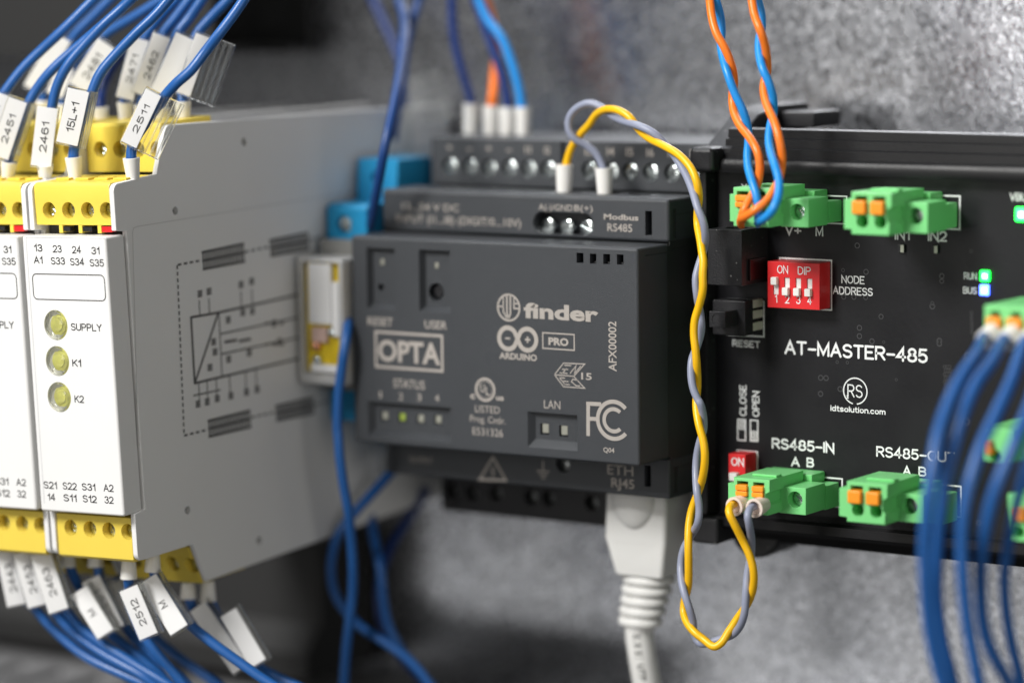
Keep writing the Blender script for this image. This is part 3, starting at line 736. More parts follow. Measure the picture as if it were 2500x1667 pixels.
    ptext(pr, 'c', y, (1148, 973), (1160, 974), 17, .04); ptext(pr, 'us', y, (1211, 977), (1230, 978), 14, .04)
    pr.make('approval_mark', LASER, t)
    pr = Print()
    def q(x, yy): v = aty(840+x/2.613, 440+yy/2.613, y); return (v.x, y, v.z)
    for seg in (((1342, 1240), (1400, 1166), (1535, 1172), (1465, 1250), (1535, 1326), (1400, 1316), (1342, 1240)), ((1342, 1240), (1465, 1250)), ((1420, 1200), (1388, 1235)), ((1405, 1180), (1450, 1182)), ((1390, 1205), (1430, 1207)), ((1375, 1228), (1425, 1232)), ((1442, 1232), (1480, 1182), (1470, 1232), (1510, 1185)), ((1372, 1258), (1410, 1262)), ((1390, 1280), (1432, 1284)), ((1405, 1300), (1440, 1304)), ((1372, 1256), (1412, 1306)), ((1490, 1276), (1460, 1268), (1450, 1284), (1480, 1310), (1506, 1312))):
        pr.line([q(*s) for s in seg], .22, (0, -1, 0))
    ptext(pr, '15', y, (1419, 926), (1444.7, 928), 17, .02)
    pr.make('approval_mark', LASER, t)
    pr = Print()
    def q2(x, yy): v = aty(840+x/2.613, 900+yy/2.613, y); return Vector((v.x, y, v.z))
    pr.line([q2(1557, 428), q2(1557, 222), ], .85, (0, -1, 0)); D8 = Vector((0, -.01, 0)); pr.line([q2(1545, 222)+D8, q2(1640, 226)+D8], .8, (0, -1, 0)); pr.line([q2(1560, 318)+D8, q2(1622, 320)+D8], .8, (0, -1, 0))
    c_ = q2(1720, 328); pr.ring(c_, UX, UZ, 3.75, .85, 42, 318, 36); pr.ring(c_, UX, UZ, 2.25, .8, 48, 312, 30)
    pr.make('approval_mark', LASER, t)
    # print on the stepped covers
    pr = Print(); y = YT-.06
    ptext(pr, '12...24 V DC', y, (982, 513), (1121, 516), 17, .005)
    ptext(pr, 'INPUT (I1...I8) (DIGIT/0...10V)', y, (968, 544), (1272, 552), 19, .005)
    ptext(pr, 'A(-)/GND', y, (1315, 513), (1398, 515), 15, .005); ptext(pr, 'B(+)', y, (1402, 515.4), (1447, 516.5), 15, .005)
    ptext(pr, 'Modbus', y, (1474, 536), (1558.7, 539), 14, .028)
    ptext(pr, 'RS485', y, (1483, 564.4), (1543.5, 567), 19, .01)
    pr.make('lettering', LASER, t)
    pr = Print(); y = YT-.36
    ptext(pr, 'ETH', y, (1483, 1158), (1546, 1160.5), 24, .0); ptext(pr, 'RJ45', y, (1492.5, 1189.5), (1548.7, 1192.8), 23, .015)
    ptext(pr, 'OUTPUT', y, (1000, 1128), (1056, 1131), 14, .0)
    a, b, c_ = aty(1203.5, 1116, y), aty(1171, 1170, y), aty(1235, 1172, y)
    pr.line([a, b, c_], .5, (0, -1, 0), True)
    g = (a+b+c_)/3; pr.line([g+Vector((.35, 0, 1.3)), g+Vector((-.35, 0, .1)), g+Vector((.3, 0, .1)), g+Vector((-.1, 0, -1.2))], .3, (0, -1, 0))
    p = aty(1326, 1150, y); pr.line([(p.x, y, p.z+2.2), (p.x, y, p.z)], .3, (0, -1, 0))
    for k in range(3): pr.line([(p.x-1.5+k*.5, y, p.z-k*.7), (p.x+1.5-k*.5, y, p.z-k*.7)], .28, (0, -1, 0))
    pr.make('lettering', LASER, t)
    pr = Print(); y = YR-.06
    for s, p in zip(('+', '-', '+', '-', 'I1', 'I2'), H): pr.text(s, (p.x-.7, y, 16.2), UX, UZ, 1.4, 1.5 if len(s) > 1 else 1.5, .02)
    for s, p in zip(('I3', 'I4', 'I5', 'I6', 'I7', 'I8'), H2): pr.text(s, (p.x-.9, y, 16.2), UX, UZ, 1.8, 1.7, .02)
    pr.make('lettering', LASER, t)
    return t
def screw(parent, c, r, m, ang=None, h=1.5):
    c = Vector(c); b = bmesh.new(); lathe(b, c, (0, -1, 0), [(r*.98, -h), (r, -.15), (r*.86, 0), (r*.3, .08)], 22)
    k = bmesh.new(); a = random.uniform(-1.2, 1.2) if ang is None else ang
    box(k, -r*1.2, r*1.2, -.35, .25, -r*.14, r*.14); 
    bmesh.ops.rotate(k, cent=(0, 0, 0), matrix=Matrix.Rotation(a, 3, 'Y'), verts=k.verts)
    bmesh.ops.translate(k, vec=c, verts=k.verts)
    return obj('screw', cut(b, k), m, parent)
ctrl = make_controller()

# ================================================================== communication board on its carrier
YB = 26.0
def make_gateway():
    t = thing('gateway_module', 'black gateway circuit board in a ribbed black carrier on the right', 'circuit board', (50, 45, -22))
    obj('board', newbox(2.6, 150, YB, YB+1.6, -57.0, 14.6), PCB, t)
    # extruded carrier, upper and lower rails
    up = [(22.6, 13.9), (22.4, 15.4), (23.0, 16.5), (24.4, 16.9), (24.6, 18.6), (25.4, 18.9), (25.6, 20.5), (26.6, 20.8), (26.8, 22.4), (27.6, 22.7), (29.6, 22.7), (30.2, 19.5), (62, 19.0), (62, 12.0), (28.6, 12.0), (28.6, 13.9)]
    o = obj('upper_rail', prism(bmesh.new(), up, 5.6, 150, bev=.1), ALU, t)
    lo = [(22.4, -56.6), (22.2, -58.4), (23, -59.2), (27.2, -59.3), (28.0, -60.4), (30.6, -60.6), (31.2, -62.2), (36.2, -62.4), (36.8, -63.8), (44, -64.0), (44.8, -62.6), (62, -62.6), (62, -54.5), (28.6, -54.5), (28.6, -56.6)]
    obj('lower_rail', prism(bmesh.new(), lo, 4.6, 150, bev=.18), ALU, t)
    obj('carrier_back', newbox(3.4, 150, 29, 60, -54.4, 11.9), SIDEP, t)
    # left end cap with its textured lug and hook
    obj('end_plate', newbox(1.2, 2.9, 22.2, 60, -56.5, 14.3, bev=.3), BLACKP, t)
    obj('end_lug', newbox(.2, 5.8, 19.8, 26.8, 13.9, 19.0, bev=1.1, seg=4), BLACKP, t)
    arm = prism(bmesh.new(), [(24.5, 14.6), (24.5, 18.6), (27, 20), (36, 25.0), (44, 26.6), (58, 26.6), (58, 21), (40, 18.6), (31, 14.6)], 1.2, 7.6, bev=.5)
    obj('hook_arm', arm, BLACKP, t)
    obj('hook_foot', newbox(7.7, 15.6, 45, 57, 21.9, 25.2, bev=.5), BLACKP, t)
    obj('end_lug', newbox(.1, 6.4, 20.2, 30.8, -62.2, -56.7, bev=.7, seg=3), BLACKP, t)
    obj('snap_foot', lathe(bmesh.new(), (6.3, 36, -61.3), (0, 1, 0), [(5.6, 0), (6.2, .7), (6.2, 12), (5.6, 12.6)], 32), BLACKP, t)
    # silkscreen
    y = YB-.04; pr = Print()
    pstroke(pr, 'AT-MASTER-485', y, (1915, 865.5), (2265, 886), 35)
    pstroke(pr, 'NODE', y, (2054, 692), (2111, 694), 20); pstroke(pr, 'ADDRESS', y, (2033, 719), (2131, 722.5), 20)
    pstroke(pr, 'V+', y, (1916, 574), (1957, 575.5), 25); pstroke(pr, 'M', y, (1991, 577), (2010, 578), 25)
    pstroke(pr, 'V+', y, (1810, 461), (1836, 461.5), 12)
    pstroke(pr, 'IN1', y, (2184, 586), (2221.4, 587), 26); pstroke(pr, 'IN2', y, (2265, 589), (2312, 590.5), 26)
    pstroke(pr, 'RUN', y, (2353, 682), (2385, 683), 17); pstroke(pr, 'BUS', y, (2351, 717), (2385, 718), 17)
    pstroke(pr, 'VBUS', y, (2465, 490), (2520, 492), 20)
    pstroke(pr, 'RESET', y, (1788, 846.5), (1856, 849), 17)
    pstroke(pr, 'idtsolution.com', y, (2027.4, 1003.5), (2162, 1012), 15)
    pstroke(pr, 'RS485-IN', y, (1884, 1096), (2037, 1105.7), 27)
    pstroke(pr, 'A', y, (1931, 1138.5), (1953, 1139.5), 24); pstroke(pr, 'B', y, (1969, 1140), (1987.5, 1141), 24)
    pstroke(pr, 'RS485-OUT', y, (2139, 1117), (2333, 1128), 27)
    pstroke(pr, 'A', y, (2203.5, 1160), (2224.5, 1161), 24); pstroke(pr, 'B', y, (2242, 1162), (2261.6, 1163), 24)
    pstroke(pr, 'CLOSE', y, (1822.5, 1016), (1822.5, 940), 16.5, vertical=True); pstroke(pr, 'OPEN', y, (1854, 1018), (1854, 955), 16.5, vertical=True)
    def frame(px0, py0, px1, py1, wd=.3):
        a = aty(px0, py0, y); b = aty(px1, py1, y)
        pr.line([(a.x, y, a.z), (b.x, y, a.z), (b.x, y, b.z), (a.x, y, b.z)], wd, (0, -1, 0), True); return a, b
    for (x0, y0, x1, y1, lo_) in ((1801, 1023, 1820, 1075, 0), (1832, 1025, 1850, 1077, 1)):
        a, b = frame(x0, y0, x1, y1, .26); h = (a.z-b.z)/2
        zz = (b.z, b.z+h) if lo_ else (a.z-h, a.z)
        for k in range(5):
            x = a.x + (b.x-a.x)*(k+.5)/5; pr.line([(x, y, zz[0]), (x, y, zz[1])], .2, (0, -1, 0))
    p = aty(2088, 954.5, y); pr.ring(p, UX, UZ, 2.62, .24, -82, 258, 48)
    stroke_text(pr, 'RS', (p.x-1.75, y-.01, p.z-1.3), UX, UZ, 3.4, 2.6, .10)
    for k in range(2): pr.poly([(p.x-1.9, y-.001, p.z-1.6+k*.42), (p.x-1.5, y-.001, p.z-1.6+k*.42), (p.x-1.5, y-.001, p.z-1.35+k*.42), (p.x-1.9, y-.001, p.z-1.35+k*.42)])
    # outlines round the sockets, switches and button
    frame(1903.5, 630, 2030, 757, .3); frame(1776, 731, 1865, 822, .3); frame(1800, 1099, 1849, 1170, .3)
    frame(1812, 471, 2067, 547, .3); frame(2095, 471, 2343, 560, .3); frame(1842, 1150, 2056, 1238, .3); frame(2125, 1168, 2345, 1262, .3)
    pr.make('silkscreen', SILK, t)
    # vias
    vias = [(1660+x/2.613, 700+yy/2.613, s) for x, yy, s in ((1145, 262, 1), (1145, 315, 1), (1225, 348, 1), (1300, 352, .4), (898, 580, 1), (932, 582, 1), (897, 682, 1), (1022, 652, 1), (1003, 480, .5), (1068, 483, .5), (1610, 125, 1), (1610, 105, .6), (1655, 345, 1), (1655, 362, 1), (1283, 190, .9), (1045, 65, .9), (1110, 66, .9), (1185, 68, .9), (1380, 592, .4), (1860, 165, .5), (1860, 190, .5), (1860, 215, .5), (1862, 240, .5), (1862, 265, .5), (1862, 290, .5), (1835, 440, 1.4), (1830, 860, 1.3), (1905, 1505, .9), (2115, 865, 1.2))]
    vias += [(1660+x/2.8, 240+yy/2.8, s) for x, yy, s in ((1212, 1007, 1), (1115, 1175, .6), (1272, 1187, 1), (1790, 1215, .9), (1790, 1250, .8), (1705, 800, .5), (1990, 1045, .5))]
    for r_ in range(9):
        for c_ in range(3): vias.append((1660+(1688+c_*16+(r_ % 2)*6)/2.613, 700+(510+r_*24)/2.613, .5))
    vb = Print()
    for px, py, s in vias:
        p = aty(px, py, YB-.03); vb.ring(p, UX, UZ, .42*s+.08, .16*s+.03, n=14)
    tag(vb.make('plated_holes', VIAM, t), kind='stuff')
    dk = Print()
    for px, py, s in vias:
        p = aty(px, py, YB-.035); dk.ring(p, UX, UZ, .12*s+.02, .2*s, n=8)
    tag(dk.make('hole_centres', HOLE, t), kind='stuff')
    # surface parts
    for px, py in ((2201, 606), (2283, 608)):
        p = aty(px, py, YB); c = obj('surface_component', newbox(p.x-.6, p.x+.9, YB-.7, YB-.02, p.z-.8, p.z+.8, bev=.1), BLACKP, t)
        obj('solder_end', newbox(p.x+.15, p.x+.85, YB-.78, YB-.71, p.z-.75, p.z+.7), PADS, c)
    for px, py, m, mc, nm in ((2404, 674, LITG, LITC, 'lit green run light'), (2402.5, 708.5, LITB, LITBC, 'lit blue bus light'), (2493, 524, LITG, LITC, 'lit green power light')):
        p = aty(px, py, YB-.6); s = 1.0 if px < 2450 else 1.25
        o = tag(obj('indicator_light', newbox(p.x-s*1.05, p.x+s*1.05, YB-.8, YB-.03, p.z-s*1.1, p.z+s*1.1, bev=.3), m, t), nm)
        obj('light_core', newbox(p.x-s*.35, p.x+s*.6, YB-.88, YB-.79, p.z-s*.45, p.z+s*.45, bev=.03), mc, o)
    # four way switch block
    a = aty(1873.7, 637.4, 21.4); b = aty(2001, 757.2, 21.4); 
    x0, x1, z1, z0 = a.x, b.x, (a.z+aty(2001, 644, 21.4).z)/2, (b.z+aty(1872, 750, 21.4).z)/2
    sw = newbox(x0, x1, 21.4, YB-.05, z0, z1, bev=.12); k = bmesh.new(); lev = []
    for i, px in enumerate((1897, 1923.5, 1950.5, 1978)):
        p = aty(px-1, 620+510/6.72+i*1.6, 21.4); w2 = .62; cx = x0+(x1-x0)*(.16+.2155*i); cz = z1-4.9
        box(k, cx-w2, cx+w2, 20.9, 22.0, cz-1.8, cz+1.8); lev.append((cx, cz))
    d = obj('address_switch', cut(sw, k), REDP, t)
    for i, (cx, cz) in enumerate(lev):
        up_ = i == 0; zc = cz+1.05 if up_ else cz-.95
        bm = newbox(cx-.72, cx+.62, 20.45, 21.9, zc-.78, zc+.78, bev=.16); 
        obj('slider', bm, FERR, d); obj('slider_track', newbox(cx-.56, cx+.56, 21.7, 21.99, cz-1.75, cz+1.75), FERR, d)
    pr = Print(); y2 = 21.34
    W = x1-x0
    stroke_text(pr, 'ON', (x0+W*.19, y2, z1-2.35), UX, UZ, W*.21, 1.65, .11); stroke_text(pr, 'DIP', (x0+W*.585, y2, z1-2.4), UX, UZ, W*.25, 1.65, .11)
    for i, s in enumerate('1234'): stroke_text(pr, s, (x0+W*(.13+.213*i)+(.2 if s == '1' else 0), y2, z0+1.0), UX, UZ, .5 if s == '1' else .95, 1.7, .12)
    pr.make('lettering', SILK, d)
    # single switch by the input socket
    a = aty(1778.6, 1104, 21.4); b = aty(1820, 1172, 21.4)
    sw = newbox(a.x, b.x, 21.4, YB-.05, b.z, a.z-.2, bev=.12); k = bmesh.new(); cx = a.x+(b.x-a.x)*.42
    box(k, cx-.8, cx+.8, 20.9, 22.7, b.z+1.0, a.z-3.9)
    d = tag(obj('termination_switch', cut(sw, k), REDP, t))
    obj('slider', newbox(cx-.95, cx+.85, 20.2, 22.6, a.z-5.6, a.z-3.95, bev=.14), FERR, d)
    pr = Print(); A = aty(1785, 1136, 21.3); B = aty(1816, 1138, 21.3); stroke_text(pr, 'ON', (A.x, 21.34, A.z), UX, UZ, B.x-A.x, 1.75, .14); pr.make('lettering', SILK, d)
    # power jack
    a = aty(1727, 559, 15); b = aty(1811, 699, 15)
    j = newbox(a.x, b.x, 15, YB-.05, b.z, a.z, bev=.15); k = bmesh.new(); cyl(k, ((a.x+b.x)/2, 20, a.z-4), (0, 0, 1), 2.4, 5, 24)
    obj('power_jack', cut(j, k), BLACKP, t)
    obj('jack_tab', newbox(b.x+.02, b.x+.6, 17.5, 24, b.z+.9, b.z+5.2, bev=.1), mat('maroon_tab', (.012, .003, .004), .35), t)
    # reset push button
    a = aty(1739, 729.5, 18.3); b = aty(1819.5, 821, 18.3)
    rb = obj('reset_switch', newbox(a.x, b.x, 18.3, 21.7, b.z, a.z-.15, bev=.25), BLACKP, t)
    c0 = aty(1731, 759, 13.6); c1 = aty(1771, 801, 13.6)
    bt = newbox(c0.x, c1.x, 13.6, 18.5, c1.z, c0.z, bev=.15); k = bmesh.new(); cyl(k, ((c0.x+c1.x)/2, 13.75, (c0.z+c1.z)/2), (0, -1, 0), 1.25, 1, 24)
    obj('push_button', cut(bt, k), BLACKP, rb)
    for z in (a.z-1.0, a.z-3.2, b.z+1.6):
        obj('switch_leg', newbox(b.x-1.2, b.x-.2, 21.72, YB-.06, z-.9, z+.7), mat('switch_leg', (.5, .47, .4), .45), rb)
    obj('switch_base', newbox(a.x+.8, b.x-.6, 21.72, YB-.1, b.z+2.6, a.z-4.4), BLACKP, rb)
    # sockets the plugs push into
    def header(px, py, px1, py1, ztop, zbot):
        a = aty(px, py, 20.2); b = aty(px1, py1, YB)
        bm = newbox(a.x, b.x, 20.3, YB-.06, zbot, ztop-2.0, bev=.25)
        h = obj('pin_socket', bm, GREEN, t)
        obj('socket_lip', newbox(a.x+1.2, b.x-3.2, 20.35, YB-.07, ztop-1.98, ztop, bev=.2), GREEN, h)
    header(1830, 470, 2056, 548, aty(1900, 461, 23).z, 4.6); header(2115, 475, 2338, 560, aty(2250, 469, 23).z, 4.3)
    header(1842, 1150, 2049, 1236, aty(1950, 1146, 25).z, -52.9); header(2125, 1168, 2338, 1262, aty(2240, 1168, 25).z, -53.6)
    return t
gate = make_gateway()

def make_plug(label, body, tabx, flange, hole, btn, holes, ribbed, slots=True, group='green two pole pluggable terminals'):
    """body = px box at y 6, flange = px box at y 12"""
    a = aty(body[0], body[1], 6); b = aty(body[2], body[3], 6)
    t = thing('terminal_plug', label, 'terminal plug', ((a.x+b.x)/2, 20, b.z), group)
    W = b.x-a.x; H = a.z-b.z
    # keyed outline: notches on both flanks
    P = [(a.x, b.z), (b.x-.5, b.z), (b.x-.4, b.z+H*.27), (b.x-.9, b.z+H*.34), (b.x-.9, b.z+H*.60), (b.x, b.z+H*.66), (b.x, a.z), (a.x, a.z), (a.x, a.z-H*.17), (tabx, a.z-H*.18), (tabx, b.z+H*.12), (a.x, b.z+H*.11)]
    bm = prism(bmesh.new(), P, 6, 20.2, bev=.22, axis='y'); k = bmesh.new()
    cxs = [a.x+W*.25, a.x+W*.70]; bw = W*.155
    for cx in cxs:
        box(k, cx-bw, cx+bw, 5.5, 9, a.z-H*.52, a.z-H*.09)
        cyl(k, (cx+.25, 12, b.z+H*.31), (0, -1, 0), W*.15, 7, 22)
    o = obj('plug_body', cut(bm, k), GREEN, t)
    obj('latch_bar', newbox(a.x+W*.3, b.x-.2, 9.2, 11.4, a.z+.02, a.z+.5, bev=.12), GREEN, t)
    for cx in cxs:
        if ribbed:
            bb = newbox(cx-bw*1.05, cx+bw, 5.3, 8.6, a.z-H*.50, a.z-H*.36, bev=.2)
            box(bb, cx-bw*1.05, cx+bw, 5.3, 8.6, a.z-H*.345, a.z-H*.19, bev=.2)
        else:
            bb = newbox(cx-bw*1.15, cx+bw*.95, 4.9, 8.6, a.z-H*.52, a.z-H*.20, bev=.3, seg=3)
        obj('release_button', bb, ORANGEP, t)
    fa = aty(flange[0], flange[1], 12); fb = aty(flange[2], flange[3], 12)
    f = newbox(b.x-1.2, fb.x, 12, 20.25, fb.z, fa.z, bev=.22); k = bmesh.new(); h = aty(hole[0], hole[1], 12); r = 1.65
    cyl(k, (h.x, 15.5, h.z), (0, -1, 0), r, 5, 28)
    fl = obj('screw_flange', cut(f, k), GREEN, t)
    s = screw(fl, (h.x+.1, 13.9, h.z), r*.92, METAL if ribbed else METALD, ang=.65 if ribbed else 1.1)
    return t, cxs, a, b
plug_l = aty(1781, 500, 6).x
C1 = make_plug('green plug at upper left of the board, holding the orange and blue twisted wires', (1790, 457.5, 1882, 556), aty(1781, 500, 6).x, (1918, 484.5, 1974, 556.5), (1946, 518), None, None, True)
C2 = make_plug('green plug with smooth orange buttons and no wires, above IN1 and IN2', (2078, 468, 2176, 576), aty(2060, 500, 6).x, (2213.6, 493.6, 2265, 571), (2235, 527.5), None, None, False)
C3 = make_plug('green plug below RS485-IN, holding the yellow and grey wires', (1791, 1164, 1879, 1259), aty(1777, 1200, 6).x, (1915, 1187, 1967.5, 1258), (1941, 1219), None, None, True)
C4 = make_plug('green plug with two empty wire holes below RS485-OUT', (2067, 1174, 2166, 1282), aty(2048, 1200, 6).x, (2197, 1203, 2253, 1278), (2221, 1235), None, None, False)

# ================================================================== wires
def wire(name, pts, r, m, label, group=None, per=8, parent=None, n=14, smooth=3):
    """pts = (px, py, y) in the photo and the cabinet depth"""
    P = [aty(a, b, y) for a, b, y in pts]; P = relax(spline(P, per), smooth)
    bm = tube(bmesh.new(), P, r, n)
    if parent is not None: return obj(name, bm, m, parent, smooth=60), P
    return lone(name, bm, m, label, 'wire', P[0], group, smooth=60), P
def off(pts, sc, ox, oy): return [(ox+p[0]/sc, oy+p[1]/sc, p[2]) for p in pts]

# yellow and grey pair from the controller to the green input plug
T = thing('wire', 'yellow wire twisted round a grey one, from controller top to RS485-IN plug', 'wire', aty(1378, 478, 20.5))
T2 = thing('wire', 'grey wire twisted round the yellow one, looping below the green plug', 'wire', aty(1478, 480, 20.5))
Y1 = off([(196, 1040, 20.5), (205, 970, 20.5), (235, 880, 20), (290, 800, 19), (340, 745, 18), (380, 688, 17), (440, 655, 15), (510, 660, 13.5), (580, 700, 13), (635, 775, 13), (700, 830, 12), (790, 875, 9.5), (880, 930, 8), (950, 1010, 7), (985, 1100, 6.5), (996, 1180, 7.5), (988, 1260, 9), (987, 1340, 9), (1003, 1430, 7), (1016, 1520, 5.5), (1022, 1567, 5)], 2.45, 1300, 0)
Y2 = off([(2288, 600, 4.5), (2288, 700, 4.5), (2265, 800, 5), (2238, 890, 5), (2232, 980, 5), (2242, 1080, 5), (2250, 1180, 5.5), (2255, 1280, 7)], 2.613, 840, 440)
Y3 = off([(2252, 150, 7), (2246, 230, 6), (2262, 350, 4.5), (2292, 460, 4), (2302, 560, 4), (2290, 680, 5), (2258, 790, 7), (2218, 900, 7), (2200, 1000, 6)], 2.613, 840, 900)
Y4 = off([(1154, 550, 4.8), (1156, 700, 5), (1153, 850, 6), (1128, 950, 7), (1120, 1040, 6.5), (1145, 1120, 5), (1200, 1190, 4), (1270, 1245, 4), (1345, 1298, 3.5), (1400, 1268, 4), (1450, 1190, 5), (1520, 1085, 6), (1592, 980, 5.5), (1632, 870, 4), (1638, 750, 3), (1610, 630, 2.5), (1560, 520, 2), (1500, 400, .5), (1458, 310, 0), (1462, 262, 1.5), (1497, 240, 4.5), (1515, 236, 7)], 3.033, 1300, 1150)
wire('insulation', Y1+Y2+Y3+Y4, .80, YELW, None, parent=T)
G1 = off([(432, 1050, 20.5), (415, 985, 20.5), (380, 920, 20), (320, 870, 19), (250, 830, 17.5), (215, 770, 17), (222, 700, 17), (268, 645, 17), (340, 618, 17), (410, 640, 17), (470, 690, 16), (550, 728, 13.5), (640, 755, 11), (730, 800, 11), (800, 870, 12), (860, 950, 10.5), (920, 1050, 9), (960, 1150, 6.5), (990, 1250, 5), (1022, 1330, 5), (1034, 1420, 6), (1026, 1490, 8)], 2.45, 1300, 0)
G2 = off([(2262, 550, 7), (2244, 630, 6), (2254, 750, 6), (2272, 850, 8), (2280, 950, 8), (2252, 1060, 8), (2220, 1140, 6), (2214, 1240, 5), (2228, 1330, 4.5), (2258, 1400, 4.5)], 2.613, 840, 440)
G3 = off([(2272, 220, 4.5), (2292, 310, 6), (2292, 390, 7), (2266, 480, 7), (2248, 580, 7), (2245, 690, 6), (2252, 790, 4.5), (2266, 880, 4.5), (2258, 980, 4.5)], 2.613, 840, 900)
G4 = off([(1170, 480, 7.5), (1118, 580, 7), (1098, 700, 6.5), (1105, 820, 5), (1130, 920, 4), (1160, 1010, 4), (1188, 1110, 5), (1196, 1200, 6), (1232, 1268, 6), (1300, 1272, 5.5), (1400, 1238, 6), (1480, 1210, 6), (1540, 1140, 4.5), (1570, 1050, 3.5), (1580, 900, 3.5), (1592, 760, 4.5), (1618, 620, 5), (1622, 510, 4), (1605, 400, 1), (1595, 330, .5), (1610, 278, 2), (1645, 258, 4.5), (1660, 252, 7)], 3.033, 1300, 1150)
wire('insulation', G1+G2+G3+G4, .78, LAVW, None, parent=T2)
def ferrule(parent, c, d, r0, r1, h, m=FERR, n=28):
    lathe_p = [(r0*.92, 0), (r0, .25), (r1, h-.15), (r1*.97, h), (r1*.72, h), (r1*.66, h-1.2)]
    return obj('ferrule', lathe(bmesh.new(), c, d, lathe_p, n), m, parent)
for T_, px in ((T, 1377), (T2, 1477.5)):
    a = aty(px, 482, 20.5); ferrule(T_, (a.x, a.y, a.z-1.4), (.02 if px < 1400 else -.04, 0, 1), 1.45, 1.8, 7.4 if px > 1400 else 8.2)
for T_, px, py in ((T, 1794, 1230), (T2, 1843, 1234)):
    a = aty(px, py, 3.4); ferrule(T_, (a.x+.1, 7.0, a.z-.15), (-.02, -1, -.08), 1.6, 1.95, 4.0, CREAM)

# orange and blue pairs dropping to the upper plug
def o6(p): return off(p, 2.45, 1300, 0)
GRP = 'orange and blue twisted wires at the upper green plug'
OL = o6([(1040, -160, 17), (1050, -60, 15), (1060, 0, 13.5), (1072, 100, 12), (1100, 200, 11), (1150, 290, 11), (1190, 390, 12), (1206, 490, 14), (1196, 570, 15), (1202, 660, 14), (1240, 750, 11), (1310, 840, 8), (1350, 920, 7), (1360, 1000, 7), (1350, 1080, 7), (1325, 1150, 5.5), (1290, 1210, 3), (1262, 1270, 2), (1246, 1325, 4), (1250, 1345, 8)])
BL = o6([(1075, -160, 14), (1085, -60, 14.5), (1098, 0, 15), (1122, 90, 16), (1132, 180, 16), (1126, 260, 15), (1140, 350, 12), (1170, 450, 10.5), (1210, 560, 10.5), (1258, 660, 11), (1288, 760, 12), (1292, 850, 12), (1286, 920, 10), (1290, 1000, 7), (1312, 1080, 5), (1340, 1170, 4), (1352, 1240, 4), (1350, 1310, 6), (1348, 1340, 9)])
OR_ = o6([(1290, -160, 12), (1300, -60, 12), (1312, 0, 12), (1328, 90, 11), (1362, 180, 10), (1388, 260, 11), (1402, 350, 12.5), (1404, 430, 14), (1385, 500, 14), (1386, 570, 12), (1410, 650, 9.5), (1450, 740, 7.5), (1480, 850, 6.5), (1494, 950, 7), (1482, 1050, 7), (1450, 1130, 4), (1400, 1205, 1), (1330, 1258, -.5), (1272, 1296, 0), (1246, 1318, 4), (1248, 1330, 8)])
BR_ = o6([(1325, -160, 15), (1335, -60, 15), (1348, 0, 15), (1368, 80, 15.5), (1372, 160, 15), (1356, 240, 14), (1356, 320, 12), (1376, 410, 10), (1412, 490, 10), (1440, 590, 11), (1440, 680, 12), (1424, 750, 11), (1414, 830, 9), (1424, 910, 6), (1450, 990, 3), (1474, 1080, 1.5), (1470, 1170, 0), (1440, 1250, -1.5), (1395, 1302, -1), (1355, 1326, 2), (1350, 1335, 8)])
wire('wire', OL, .84, ORANGEW, 'orange wire of the left twisted pair above the green plug', GRP, n=16)
wire('wire', BL, .84, SKYW, 'sky blue wire of the left twisted pair above the green plug', GRP, n=16)
wire('wire', OR_, .84, ORANGEW, 'orange wire of the right twisted pair above the green plug', GRP, n=16)
wire('wire', BR_, .84, SKYW, 'sky blue wire of the right twisted pair, looping up from below', GRP, n=16)

# ferruled blue wires on the relays
def tagged(label, wpts, fer, card, text=None, m=BLUEW, r=1.06, group='labelled blue wires above the relays', tail=None, sleeve=None, card_w=4.0, up=1, fr=(1.3, 1.72)):
    """fer = (px0,py0,px1,py1,y): seat and mouth of the ferrule; card = (top px,py, bottom px,py, y_top, y_bottom)"""
    a = aty(fer[0], fer[1], fer[4]); b = aty(fer[2], fer[3], fer[4]-.3)
    t = thing('wire', label, 'wire', a, group)
    wire('insulation', wpts, r, m, None, parent=t, n=16)
    d = (b-a); h = d.length; ferrule(t, a-d.normalized()*.6, d, fr[0], fr[1], h+.6)
    if card:
        A = aty(card[0], card[1], card[4]); B = aty(card[2], card[3], card[5])
        marker(t, A, B, card_w, text, sleeve)
    return t
def marker(t, A, B, w, text, sleeve, blank=False):
    L = (A-B); ln = L.length; v = L.normalized(); view = (CAM-(A+B)/2).normalized()
    n = (view - v*view.dot(v)).normalized(); n = (n + Vector((-.12, 0, .0))).normalized(); n = (n - v*n.dot(v)).normalized()
    u = v.cross(n).normalized()
    if u.x < 0: u = -u
    def slab(c, hu, hv, hn, bev, mt, nm, par):
        bm = newbox(-hu, hu, -hn, hn, -hv, hv, bev=bev)
        Mx = Matrix((u, -n, v)).transposed(); bmesh.ops.transform(bm, matrix=Matrix.Translation(c) @ Mx.to_4x4(), verts=bm.verts)
        return obj(nm, bm, mt, par)
    w *= .84; c = (A+B)/2
    if not blank: card = slab(c, w/2, ln/2, .22, .08, CARD, 'marker_card', t)
    s = sleeve or 0.0
    h = slab(c - n*.95 + u*(s/2), w/2+.25+s/2, ln/2+.35, .55, .2, CLEAR, 'marker_sleeve', t)
    rim = slab(c + n*.1 - v*(ln/2+.30), w/2, .16, .3, .05, CLEAR, 'sleeve_lip', h)
    if s:
        for k in range(4):
            slab(c - n*.2 + u*(w/2+.35+s*(k+.3)/4.0), .16, ln/2+.3, .4, .08, CLEAR, 'sleeve_rib', h)
    if text:
        pr = Print(); f = .72
        tw = min(ln*.55, len(text)*1.55); cap = w*.36
        o = c - v*(tw/2) + u*(cap/2) + n*.26
        stroke_text(pr, text, o, v, -u, tw, cap, .12)
        pr.bm.normal_update()
        for fc in pr.bm.faces:
            if fc.normal.dot(n) < 0: fc.normal_flip()
        obj('lettering', pr.bm, INK, card, smooth=0)
